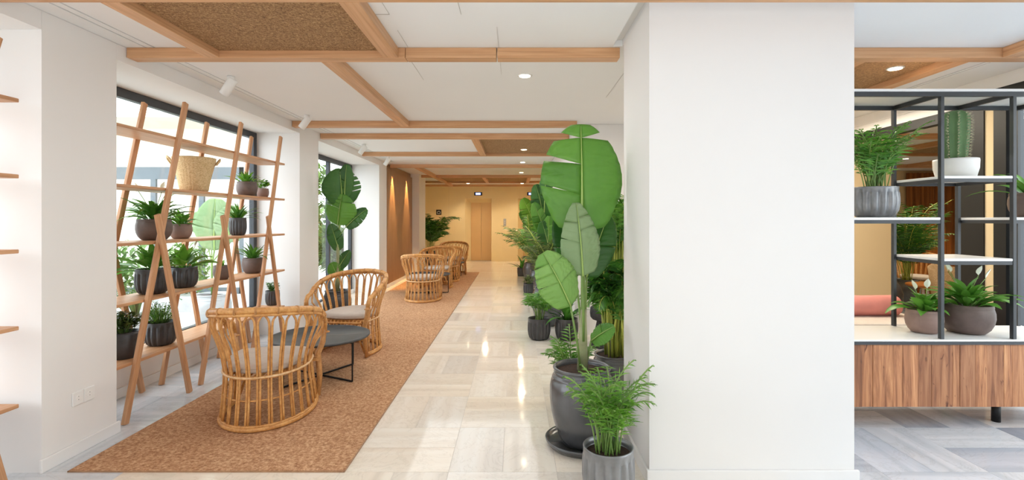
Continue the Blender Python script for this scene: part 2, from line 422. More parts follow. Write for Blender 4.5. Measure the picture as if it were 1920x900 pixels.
# ================================================================= WALLS
q = MB()
cols = [(-.4, .3), (2.803, 3.33), (6.16, 6.745), (9.76, 10.33)]
for a, b_ in cols: q.box(-3.30, XL, a, b_, -.002, ZC-.002)
wl = q.build('wall_left', 'wall_white'); struct(wl)
for k, (a, b_) in enumerate(zip([c[1] for c in cols[:-1]], [c[0] for c in cols[1:]])):
    struct(box('wall_left', 'wall_white', -3.30, XL, a+.001, b_-.001, ZS, ZC-.002))               # header over the niche
    zt = .325 if k < 2 else .06
    struct(box('wall_left', 'wall_white', -3.30, XW+.02, a+.001, b_-.001, -.002, zt))
    wn = thing('window_%d' % (k+1), '', ''); del wn['label'], wn['category']; struct(wn)
    x0, x1 = XW-.06, XW
    box('window_frame', 'window_grey', x0, x1, a, b_, ZS-.075, ZS-.001, wn, bevel=.004)
    box('window_frame', 'window_grey', x0, x1, a, b_, zt, zt+.035, wn, bevel=.004)
    box('window_frame', 'window_grey', x0, x1, b_-.07, b_, zt+.035, ZS-.075, wn, bevel=.004)
    box('window_frame', 'window_grey', x0, x1, a, a+.07, zt+.035, ZS-.075, wn, bevel=.004)
    if k == 2:
        box('window_frame', 'window_grey', x0, x1, 8.55, 8.62, zt+.035, ZS-.075, wn, bevel=.004)
    box('pane', 'glass', XW-.034, XW-.028, a+.07, b_-.07, zt+.035, ZS-.075, wn)
    struct(box('baseboard_left', 'wall_white', XW+.021, XW+.033, a+.001, b_-.001, 0, .075))
for a, b_ in cols[:4]:
    struct(box('baseboard_left', 'wall_white', XL, XL+.016, a-.016, b_+.016, 0, .075, bevel=.004))
# walnut clad stretch with fine vertical fluting, then a deeper column
q = MB()
y = 10.335
while y < 12.82:
    q.box(XL-.03, XL+.012, y, y+.045, .08, ZC-.10); y += .052
wp = q.build('trim_2', 'walnut_panel'); struct(wp)
struct(box('wall_left', 'walnut_panel', -3.3, XL-.03, 10.331, 12.829, -.002, ZC-.002))
struct(box('baseboard_left', 'wall_white', XL-.03, XL+.018, 10.347, 12.82, 0, .08))
struct(box('wall_left', 'wall_white', -3.30, -2.43, 12.83, 13.7, -.002, ZC-.002))
struct(box('wall_left', 'cream_wall', -3.45, -3.3, 13.7, 17.05, -.002, ZC-.002))
# back wall with the lifts
YB = 17.05
q = MB(); q.box(-3.45, -1.69, YB, YB+.3, -.002, ZC-.002); q.box(-.80, .09, YB, YB+.3, -.002, ZC-.002); q.box(1.0, 1.7, YB, YB+.3, -.002, ZC-.002)
q.box(-1.69, -.80, YB, YB+.3, 2.12, ZC-.002); q.box(.09, 1.0, YB, YB+.3, 2.12, ZC-.002); q.box(-3.45, 1.7, YB+.3, YB+.36, -.002, ZC-.002)
struct(q.build('wall_back', 'cream_wall'))
struct(box('baseboard_back', 'cream_wall', -.78, .07, YB-.015, YB, 0, .10)); struct(box('baseboard_back', 'cream_wall', -3.3, -1.71, YB-.015, YB, 0, .10))
struct(box('trim_3', 'beige_wall', -2.24, -2.225, YB-.008, YB, .10, 2.55))
for n_, x0 in ((1, -1.69), (2, .09)):
    d = thing('door_%d' % n_, '', ''); del d['label'], d['category']; struct(d)
    q = MB()        # splayed reveal: left jamb and head
    q.v += [(x0, YB+.002, 0), (x0, YB+.002, 2.12), (x0+.18, YB+.24, 1.98), (x0+.18, YB+.24, 0), (x0+.89, YB+.002, 2.12), (x0+.89, YB+.24, 1.98), (x0+.87, YB+.24, 0), (x0+.89, YB+.002, 0)]
    q.f += [(0, 3, 2, 1), (1, 2, 5, 4), (4, 5, 6, 7)]
    q.build('reveal', 'cream_wall', d)
    box('door_leaf', 'lift_door', x0+.18, x0+.53, YB+.245, YB+.275, .005, 1.99, d, bevel=.003)
    box('door_leaf', 'lift_door', x0+.538, x0+.885, YB+.245, YB+.275, .005, 1.99, d, bevel=.003)
    box('door_sill', 'steel', x0+.17, x0+.89, YB+.20, YB+.28, .0, .006, d)
    s = thing('lift_display', 'black lift display with blue digits over the %s' % ('fully visible lift door' if n_ == 1 else 'right lift half hidden by leaves'), 'display', (x0+.445, YB-.001, 2.27))
    box('housing', 'black_metal', -.135, .135, -.03, 0, -.055, .055, s, bevel=.006)
    box('screen', 'screen_blue', -.085, .085, -.034, -.0301, -.034, .034, s)
    g = MB()
    for cx in (-.045, .0, .045):     # seven-segment style figures
        g.box(cx-.012, cx+.012, -.0365, -.0342, .018, .024); g.box(cx-.012, cx+.012, -.0365, -.0342, -.024, -.018)
        g.box(cx+.008, cx+.014, -.0365, -.0342, -.018, .018)
        if cx: g.box(cx-.014, cx-.008, -.0365, -.0342, -.018, .018)
    g.build('digits', 'screen_white', s)
s = thing('call_panel', 'slim steel lift call panel between the two lift doors', 'panel', (-.35, YB-.001, 1.31))
box('plate', 'steel', -.045, .045, -.02, 0, -.125, .125, s, bevel=.005)
for z in (.03, -.03): MB().lathe([(.014, 0), (.014, .006), (.009, .008)], 12).build('button', 'white_plastic', s).matrix_basis = Matrix.Translation((0, -.02, z)) @ Matrix.Rotation(PI/2, 4, 'X')
s = thing('wall_sign', 'small square dark sign with a pale pictogram beside the lifts', 'sign', (-2.57, YB-.001, 1.65))
box('board', 'black_metal', -.085, .085, -.015, 0, -.085, .085, s)
g = MB(); g.box(-.055, .055, -.017, -.0152, -.05, -.035); g.box(-.055, -.04, -.017, -.0152, -.05, .02); g.box(.04, .055, -.017, -.0152, -.05, .02); g.box(-.04, .04, -.017, -.0152, .02, .04)
g.build('pictogram', 'white_board', s)
# right side walls
def column(nm, x0, x1, y0, y1, bb):
    struct(box(nm, 'wall_white', x0, x1, y0, y1, -.002, ZC-.002))
column('wall_center', .712, 1.8, 2.69, 3.32, 1)
q = MB(); q.box(.696, 1.82, 2.674, 2.69, 0, .075); q.box(.696, .712, 2.69, 3.336, 0, .075); struct(q.build('baseboard_center', 'wall_white', bevel=.004))
struct(box('wall_right', 'wall_white', .728, 1.8, 6.16, 10.4, -.002, ZC-.002))
struct(box('wall_right', 'beige_wall', 1.8, 4.58, 6.16, 6.4, -.002, ZC-.002))
struct(box('baseboard_right', 'wall_white', .712, .728, 6.144, 10.4, 0, .075))
struct(box('wall_right', 'cream_wall', 1.45, 1.7, 10.4, 17.05, -.002, ZC-.002))
# lounge beyond
struct(box('wall_lounge', 'beige_wall', 4.3, 12, 12, 12.2, -.002, ZC-.002)); struct(box('wall_lounge', 'beige_wall', 11.8, 12, 4.4, 12, -.002, ZC-.002))
struct(box('wall_lounge', 'white_board', 3.95, 12, 4.225, 4.24, -.002, 3.2)); struct(box('wall_lounge', 'beige_wall', 3.95, 12, 4.24, 4.39, -.002, ZC-.002)); struct(box('wall_lounge', 'beige_wall', 4.34, 4.58, 6.4, 12, -.002, ZC-.002))
# right window wall, black frames
wn = thing('window_5', '', ''); del wn['label'], wn['category']; struct(wn)
XR = 3.86
box('window_frame', 'black_metal', XR, XR+.09, -.5, 4.13, ZS-.10, ZS, wn)
for (a, b_, mt) in ((3.985, 4.09, 'black_metal'), (4.175, 4.39, 'black_metal'), (3.925, 3.940, 'window_grey'), (2.0, 2.08, 'black_metal'), (.3, .38, 'black_metal')):
    box('window_frame', mt, XR, XR+.09, a, b_, 0, ZS-.101 if b_ < 4.13 else ZS-.09, wn)
box('window_frame', 'steel', XR+.02, XR+.06, 3.955, 3.968, 0, ZS-.101, wn)
box('window_frame', 'beige_wall', XR+.01, XR+.08, 4.091, 4.174, 0, ZS, wn)
box('window_frame', 'black_metal', XR, XR+.09, 4.391, 6.155, 2.275, 2.365, wn)
box('pane', 'glass', XR+.04, XR+.046, -.5, 3.98, .03, ZS-.101, wn)
box('window_frame', 'black_metal', XR, XR+.09, -.5, 3.984, 0, .03, wn)
struct(box('wall_right', 'wall_white', XR, XR+.12, -.5, 6.155, ZS+.0005, ZC-.002)); struct(box('wall_right', 'wall_white', XR+.02, XR+.11, 4.39, 6.155, 2.366, ZS))

# ================================================================= OUTSIDE
struct(box('ground', 'ground_grey', -40, -3.31, -12, 40, -.25, -.06)); struct(box('ground', 'ground_grey', 12.05, 40, -12, 40, -.25, -.06))
struct(box('ground', 'ground_grey', 4.2, 12.0, -12, 4.2, -.25, -.06))
fa = thing('courtyard_building', 'cream building across the courtyard with grey glazed doors', 'building', (-8, 10, -.06))
box('wall', 'facade_cream', -5, 3.1, .06, .5, 2.5, 3.25, fa); box('wall', 'facade_cream', 2.55, 3.1, .06, .5, 0, 2.5, fa)
box('canopy', 'facade_cream', -5, 3.15, -1.2, .055, 3.25, 3.33, fa)
q = MB()
x = -4.9
while x < 2.4:
    fr = box('door_frame', 'facade_grey', x, x+.10, 0, .06, 0, 2.5, fa)
    box('door_frame', 'facade_grey', x+.10, x+.95, 0, .06, 2.26, 2.5, fa); box('door_frame', 'facade_grey', x+.10, x+.95, 0, .06, 0, .12, fa)
    box('door_pane', 'glass', x+.10, x+.95, .02, .03, .12, 2.26, fa)
    x += .95
box('door_frame', 'facade_grey', x, 2.55, 0, .06, 0, 2.5, fa)
box('room', 'facade_cream', -5, 2.55, 3.0, 3.1, 0, 3.2, fa)
def clump(q, c, rx, ry, rz, n, L, W):
    for _ in range(n):
        u = Vector((random.gauss(0, 1), random.gauss(0, 1), random.gauss(0, 1))).normalized()*random.uniform(.6, 1)
        q.blade((c[0]+u.x*rx, c[1]+u.y*ry, c[2]+u.z*rz), random.uniform(0, 2*PI), random.uniform(-.6, 1.2), L*random.uniform(.6, 1.3), W, random.uniform(0, 1), 2)
for k, (x, y, s_, lb) in enumerate(((-6.3, 15.2, 1.3, 'tall hazy green tree in the courtyard beyond the doors'), (-4.2, 12.0, .5, 'round shrub outside behind the tall leaves of the left banana plant'),
                       (-9.8, 14.9, 1.2, 'soft green tree behind the courtyard building'), (-5.2, 18.6, 1.5, 'distant green tree beyond the second window'))):
    tr = thing('garden_tree', lb, 'tree', (x, y, -.06))
    q = MB(); clump(q, (0, 0, 1.5*s_), 1.0*s_, 1.0*s_, 1.0*s_, 1500, .28, .13); q.build('foliage', 'hedge', tr, kind='stuff')
    MB().tube([(0, 0, 0), (.03, 0, .8*s_), (0, .02, 1.6*s_)], [.07, .06, .04], 8).build('trunk', 'walnut_panel', tr, True)

hd = thing('garden_hedge', 'pale green clipped hedge before the courtyard doors outside', 'hedge', (-7.4, 8.2, -.06))
q = MB()
for i in range(7): clump(q, (-1.9+.65*i, 0, .6), .45, .35, .55, 330, .16, .07)
q.build('foliage', 'hedge', hd, kind='stuff'); MB().box(-2.2, 2.3, -.2, .2, .0, .25).build('planter', 'outdoor_jar', hd)
# ================================================================= POTS AND PLANTS
def rib(n, amt, zlo, zhi):
    def f(th, z):
        if z < zlo or z > zhi: return 1
        return 1 - amt*(abs(math.cos(th*n/2))**4)
    return f
def pot(root, kind, D, Ht, mat, soil=True):
    R = D/2
    if kind == 'ribbed':
        pr = [(.60, 0), (.72, .02), (.86, .10), (.95, .24), (1.0, .42), (1.0, .62), (.985, .80), (.96, .84), (.955, .95), (.965, .99), (.95, 1.0), (.89, .99), (.87, .90), (.86, .82)]
        prof = [(a*R, b_*Ht) for a, b_ in pr]
        MB().lathe(prof, 128, rib(16, .10, .06*Ht, .81*Ht)).build('pot', mat, root, True); rs = .865
    elif kind == 'bowl':
        pr = [(.55, 0), (.68, .03), (.84, .16), (.95, .34), (1.0, .54), (.99, .72), (.95, .84), (.93, .86), (.945, .90), (.93, .99), (.90, 1.0), (.86, .97), (.85, .85)]
        MB().lathe([(a*R, b_*Ht) for a, b_ in pr], 40).build('pot', mat, root, True); rs = .85
    elif kind == 'cone':
        pr = [(.80, 0), (.86, .02), (.98, .5), (1.0, .9), (.985, 1.0), (.93, .99), (.91, .85)]
        MB().lathe([(a*R, b_*Ht) for a, b_ in pr], 40).build('pot', mat, root, True); rs = .92
    elif kind == 'jar':
        pr = [(.56, 0), (.62, .01), (.72, .10), (.86, .26), (.95, .42), (1.0, .60), (.995, .74), (.95, .83), (.92, .845), (.93, .86), (.915, .875), (.87, .90), (.86, .91), (.875, .925), (.86, .94), (.83, .95),
              (.88, .965), (.90, .98), (.885, .998), (.85, 1.0), (.80, .99), (.78, .95), (.78, .90)]
        MB().lathe([(a*R, b_*Ht) for a, b_ in pr], 64).build('pot', mat, root, True); rs = .78
    if soil:
        zs = {'ribbed': .86, 'bowl': .88, 'cone': .88, 'jar': .935}[kind]*Ht
        q = MB(); n = 24
        q.v.append((0, 0, zs+.01))
        for k in range(n): q.v.append((rs*R*.995*math.cos(2*PI*k/n), rs*R*.995*math.sin(2*PI*k/n), zs))
        for k in range(n): q.f.append((0, 1+k, 1+(k+1) % n))
        q.build('soil', 'soil', root); return zs
    return Ht
def strappy(root, z, n, L, W, mat, parts=False, R=.05, flowers=0, el=(.45, 1.45), stalk=0, droop=(.5, 1.5)):
    q = MB()
    if not parts and n > 12 and L < .3: n = int(n*1.35); L *= 1.15; W *= .8
    for k in range(n):
        az = k*2.399+random.uniform(-.3, .3); t_ = (k/n)**1.2
        e = el[1]-(el[1]-el[0])*t_+random.uniform(-.25, .2)
        r = R*random.uniform(.1, 1)*t_; l = L*random.uniform(.6, 1.15)*(.8+.25*t_)
        if parts: q = MB()
        q.blade((r*math.cos(az), r*math.sin(az), z-.005), az, e, l, W*random.uniform(.75, 1.15), random.uniform(*droop), 7, .3, roll=random.uniform(-.35, .35), stalk=stalk)
        if parts: q.build('leaf', mat, root, True)
    if not parts: q.build('foliage', mat, root, True, kind='stuff')
    for k in range(flowers):
        az = random.uniform(0, 2*PI); h = L*random.uniform(.72, .92); dx = .35*L
        e = (dx*math.cos(az), dx*math.sin(az), z+h)
        MB().tube([(0, 0, z), (e[0]*.5, e[1]*.5, z+h*.6), e], .0025, 5).build('flower_stalk', 'stem_green', root, True)
        MB().blade(e, az, 1.1, .075, .038, -.2, 5, .6).build('flower', 'flower_white', root, True)
def fold_in(root, q, lim):
    q.v = [(x if root.location.x+x < lim else 2*(lim-root.location.x)-x, y, z) for x, y, z in q.v]
def fern_palm(root, z, n, Ht, spread, mat, R=.04, leaflet=.10, lw=.014, pairs=12, stemm='stem_green', el=1.35, droop=1.5, cane=0, start=.35):
    """clump of feathery fronds on thin canes"""
    q = MB(); s = MB()
    for k in range(n):
        az = k*2.399+random.uniform(-.4, .4); r = R*math.sqrt(random.random())
        L = Ht*random.uniform(.6, 1.08); e0 = el-random.uniform(0, .25)*spread; dr = droop*random.uniform(.6, 1.15)
        p = Vector((r*math.cos(az*1.7), r*math.sin(az*1.7), z-.01)); pts = [p.copy()]
        if cane:
            c = cane*random.uniform(.4, 1.0); p2 = p+Vector((random.uniform(-.05, .05), random.uniform(-.05, .05), c)); pts.append(p2.copy()); p = p2
            L = Ht*random.uniform(.45, .7)
        seg = 14; ds = L/seg; side = Vector((-math.sin(az), math.cos(az), 0)); base = len(pts)-1
        for i in range(1, seg+1):
            t_ = i/seg; e = e0-dr*max(0, t_-.2)**1.4
            d = Vector((math.cos(az)*math.cos(e)*spread, math.sin(az)*math.cos(e)*spread, math.sin(e))).normalized()
            p = p+d*ds; pts.append(p.copy())
            if t_ > start:
                m2 = max(1, pairs//10)
                for rep in range(m2):
                    l2 = leaflet*math.sin(PI*min(.97, .15+.8*(t_-start)/(1-start)))*random.uniform(.8, 1.15)
                    pb = p - d*ds*rep/m2
                    for sg in (-1, 1):
                        dd = (side*sg*.9+d*.62+Vector((0, 0, random.uniform(-.35, .15)))).normalized()
                        b = len(q.v); nn = dd.cross(d).normalized() if dd.cross(d).length > 1e-4 else Vector((0, 0, 1)); wv = dd.cross(nn)
                        tip = pb+dd*l2+Vector((0, 0, -.18*l2)); mid = pb+dd*l2*.45
                        q.v += [tuple(pb), tuple(mid-wv*lw/2), tuple(mid+wv*lw/2), tuple(tip)]
                        q.f += [(b, b+1, b+3, b+2)]
        s.tube(pts, [.004]*len(pts) if not cane else [.008, .007]+[.003]*(len(pts)-2), 5)
    if 0 < root.location.x < .72 and root.location.y > 5:
        fold_in(root, q, .715); fold_in(root, s, .715)
    q.build('foliage', mat, root, True, kind='stuff'); s.build('stems', stemm, root, True, kind='stuff')
def bushy(root, z, n, R, Ht, leaf, mat, W=.6):
    q = MB(); s = MB()
    for k in range(n):
        az = random.uniform(0, 2*PI); rr = R*math.sqrt(random.random()); hh = Ht*random.uniform(.4, 1)*(1-.35*(rr/R)**2)
        e = Vector((rr*math.cos(az), rr*math.sin(az), z+hh)); s.tube([(e.x*.3, e.y*.3, z-.005), (e.x*.7, e.y*.7, z+hh*.6), tuple(e)], .0018, 4)
        for j in range(6):
            a2 = random.uniform(0, 2*PI); q.blade(tuple(e-Vector((e.x*.3, e.y*.3, hh*.6))*(j/7)), a2, random.uniform(0, .9), leaf*random.uniform(.7, 1.2), leaf*W, random.uniform(.2, 1), 3, .2)
    q.build('foliage', mat, root, True, kind='stuff'); s.build('stems', 'stem_green', root, True, kind='stuff')

# ---- banana (bird of paradise) leaf: lamina torn along its side veins, midrib and stalk
def big_leaf(root, base, tip, L_dir_n, width, mat, splitsL=(), splitsR=(), bow=.06, fold=.18, blunt=.0, stalk=None, seed=1):
    rnd = random.Random(seed)
    base, tip = Vector(base), Vector(tip); u = (tip-base); L = u.length; u.normalize()
    n = Vector(L_dir_n); n = (n-u*n.dot(u)).normalized(); sd = u.cross(n)
    W = width/2
    def prof(t): return (max(0, math.sin(PI*(.10+.885*t**.82)))**.5)*(1-blunt*t)
    def P(t, a, sg):          # a = 0 at the midrib .. 1 at the margin
        tt = t+.15*a*(1-t)-.10*a*max(0, 1-t*9)
        w_ = W*prof(min(.995, t))*a
        return base+u*(L*min(1.04, tt))+sd*(sg*w_)+n*(-fold*w_*a*.6+bow*L*math.sin(PI*t)+.006*math.sin(t*60)*a)
    lam = MB()
    for sg, sp in ((-1, splitsL), (1, splitsR)):
        cuts = [0]+[abs(v) for v in sp]+[1]; stt = [0]+[(.02 if v < 0 else rnd.uniform(.30, .62)) for v in sp]+[0]
        for c in range(len(cuts)-1):
            a0, a1 = cuts[c], cuts[c+1]; m_ = max(3, int((a1-a0)*26)); k_ = 6; b = len(lam.v); g = (.05 if max(abs(a0), abs(a1) % 1) > .855 else .010+rnd.random()*.022); st0, st1 = stt[c], stt[c+1]; lift = rnd.uniform(-.03, .03)
            for i in range(m_+1):
                for j in range(k_+1):
                    a = j/k_; t0 = a0+(a1-a0)*i/m_; mid = (a0+a1)/2
                    e0 = g*max(0, a-st0)**1.2 if a0 > 0 else 0; e1 = g*max(0, a-st1)**1.2 if a1 < 1 else 0
                    tt = (a0+e0)+((a1-e1)-(a0+e0))*i/m_
                    p = P(tt, a, sg)+n*(lift*max(0, a-max(st0, st1))**2*L*.6); lam.v.append(tuple(p))
            for i in range(m_):
                for j in range(k_):
                    r_ = b+i*(k_+1)+j; fc = (r_, r_+1, r_+k_+2, r_+k_+1); lam.f.append(fc if sg > 0 else fc[::-1])
    o = lam.build('leaf', mat, None, True)
    o.matrix_basis = Matrix.Identity(4); o.parent = root
    sol = o.modifiers.new('thick', 'SOLIDIFY'); sol.thickness = .0012
    mr = [tuple(P(t/10*.98, 0, 1)+n*.003) for t in range(11)]
    MB().tube(mr, [.010*(1-.85*t/10)*max(.5, L/.7) for t in range(11)], 6).build('midrib', 'midrib', o, True)
    if stalk:
        MB().tube(stalk+[tuple(base)], [.013*max(.55, L/.7)]*len(stalk)+[.010*max(.55, L/.7)], 8).build('stalk', 'stem_green', root, True)
    return o

XS = -2.83
def shelf_pot(px, z, kind, D, Ht, mat, label, name='potted_plant', x=XS, group=None):
    y = abs(x)*F/(VX-px) if px < VX else x*F/(px-VX)
    r = thing(name, label, 'plant', (x, y, z), random.uniform(0, 6), group); return r, pot(r, kind, D, Ht, mat)
Z5 = [.405, .825, 1.24, 1.645, 2.055]      # shelf board top surfaces
G = 'potted plants on the ladder shelf by the window'
r, z = shelf_pot(463, Z5[3], 'bowl', .205, .155, 'matt_brown', 'brown round pot, bright green leaves, larger of two on the second shelf down', group=G); strappy(r, z, 26, .17, .035, 'leaf_bright')
r, z = shelf_pot(493, Z5[3], 'bowl', .125, .105, 'matt_taupe', 'smallest brown pot with round leaves, far end of the second shelf down', group=G); bushy(r, z, 16, .075, .11, .04, 'leaf_bright', .8)
r, z = shelf_pot(289, Z5[2], 'bowl', .245, .165, 'matt_brown', 'wide dark brown pot with dark strappy leaves on the middle shelf, left end', 'potted_peace_lily', group=G); strappy(r, z, 44, .27, .05, 'leaf_mid', flowers=3, droop=(.8, 1.9), stalk=.2)
r, z = shelf_pot(339, Z5[2], 'bowl', .17, .125, 'matt_taupe', 'small taupe round pot, fresh green leaves, middle shelf beside the wide brown pot', group=G); strappy(r, z, 26, .17, .04, 'leaf_mid')
r, z = shelf_pot(446, Z5[2], 'ribbed', .165, .18, 'ribbed_dark', 'narrow ribbed dark pot with spiky deep green leaves on the middle shelf', group=G); strappy(r, z, 44, .22, .026, 'leaf_mid')
r, z = shelf_pot(286, Z5[1], 'ribbed', .235, .195, 'ribbed_dark', 'large ribbed dark pot with broad leaves on the fourth shelf down, left of its twin', 'potted_peace_lily', group=G); strappy(r, z, 28, .25, .085, 'leaf_mid', droop=(.4, 1.2), stalk=.3)
r, z = shelf_pot(343, Z5[1], 'ribbed', .225, .175, 'ribbed_dark', 'ribbed dark pot with broad upright leaves on the fourth shelf down, right of its twin', 'potted_peace_lily', group=G); strappy(r, z, 28, .23, .085, 'leaf_bright', droop=(.3, 1.2), stalk=.3, flowers=1)
r, z = shelf_pot(416, Z5[1], 'bowl', .155, .135, 'matt_brown', 'brown pot with a tiny upright sprout on the fourth shelf down, behind a ladder leg', group=G); strappy(r, z, 9, .10, .03, 'leaf_bright', el=(1.1, 1.5))
r, z = shelf_pot(474, Z5[1], 'bowl', .215, .165, 'matt_brown', 'brown round pot with long arching leaves, alone at the far end of the fourth shelf', group=G); strappy(r, z, 24, .24, .04, 'leaf_mid')
r, z = shelf_pot(232, Z5[0], 'cone', .20, .19, 'ribbed_dark', 'dark pot with small variegated leaves at the near end of the bottom shelf', group=G); bushy(r, z, 60, .11, .17, .05, 'leaf_olive', .5)
r, z = shelf_pot(301, Z5[0], 'ribbed', .225, .185, 'ribbed_dark', 'ribbed dark pot with bushy feathery green plant on the bottom shelf', group=G); bushy(r, z, 110, .12, .20, .035, 'leaf_bright', .28)
r, z = shelf_pot(511, Z5[0], 'ribbed', .16, .17, 'ribbed_dark', 'small ribbed dark pot with tiny oval leaves at the far end of the bottom shelf', group=G); bushy(r, z, 26, .075, .15, .035, 'leaf_deep', .6)
# straw basket
b_ = thing('straw_basket', 'round straw basket with two handles on the second shelf from the top', 'basket', (XS, 2.83*F/(VX-364), Z5[3]))
rr_ = lambda th, z: 1+.018*math.sin(z*300+math.sin(th*3))+.014*math.sin(th*34+z*90)
MB().lathe([(.098, 0), (.108, .01), (.118, .06), (.134, .14), (.150, .21), (.163, .28), (.168, .295), (.163, .30), (.154, .29), (.140, .20), (.105, .03)], 96, rr_).build('basket_body', 'basket_straw', b_, True)
for sg in (-1, 1):
    MB().tube([(sg*.03+.0, -.155*1, .235), (sg*.04, -.18, .19), (sg*.02, -.175, .15), (-.0, -.15, .17)] if False else
              [(sg*(.155+.006), -.06, .24), (sg*.19, -.055, .28), (sg*.20, 0, .30), (sg*.19, .055, .28), (sg*(.155+.006), .06, .24)], .008, 7).build('handle', 'basket_straw', b_, True)
b_.rotation_euler.z = .7

# ================================================================= LADDER SHELVES
def ladder_shelf(y_end, n, label, y_start):
    r = thing('ladder_shelf', label, 'shelf', (0, 0, 0), group='ladder shelves along the windows')
    for z in Z5:
        lbox('shelf_board', 'shelf_oak', -2.985, -2.682, y_start, y_end, z-.022, z, r, 'Y', bevel=.004)
    for k in range(n):
        y0 = y_end-2.445+.833*k if n == 3 else y_end-.775-.833*(n-1-k)
        for xl, xs in ((-2.667, -2.641), (-2.999, -3.025)):
            bar('leg', 'shelf_oak', (xl, y0+.006, -.001), (xl, y0+.645, 2.345), .025, .048, r, bevel=.004)
            bar('leg', 'shelf_oak', (xs, y0+.655, -.001), (xs, y0+.655-.37, 1.44), .025, .048, r, bevel=.004)
    return r
ladder_shelf(5.90, 3, 'oak ladder shelf full of potted plants in front of the window, A shaped legs', 3.36)
ladder_shelf(2.74, 3, 'oak ladder shelf cut by the left edge, only its bare board ends showing', .35)
# sockets
for y, z, lb in ((3.07, .334, 'white double wall socket low on the nearest left column'), (6.5, .30, 'white wall socket on the second column, behind the far armchair')):
    s = thing('wall_socket', lb, 'socket', (XL, y, z))
    for k in (-.04, .04):
        p = box('plate', 'white_plastic', 0, .009, k-.039, k+.039, -.04, .04, s, bevel=.003)
        o = MB().lathe([(.021, 0), (.021, .0008), (.020, .001)], 24).build('socket_well', 'white_board', p, True)
        o.matrix_basis = Matrix.Translation((.009, k, 0)) @ Matrix.Rotation(PI/2, 4, 'Y')
        for e in (-.009, .009): box('hole', 'charcoal_metal', .0098, .0104, k-.002, k+.002, e-.002, e+.002, p)

# ================================================================= CARPET
cp = MB().box(-2.475, -.95, 2.812, 13.47, .0005, .009).build('carpet', 'coir'); tag(cp, 'long brown woven coir carpet running under the rattan chairs', 'carpet')
q = MB(); q.box(-2.478, -.947, 2.806, 2.812, .0005, .0075); q.box(-.95, -.944, 2.806, 13.47, .0005, .0075); q.box(-2.481, -2.475, 2.806, 13.47, .0005, .0075)
q.build('edging', 'walnut_panel', cp)

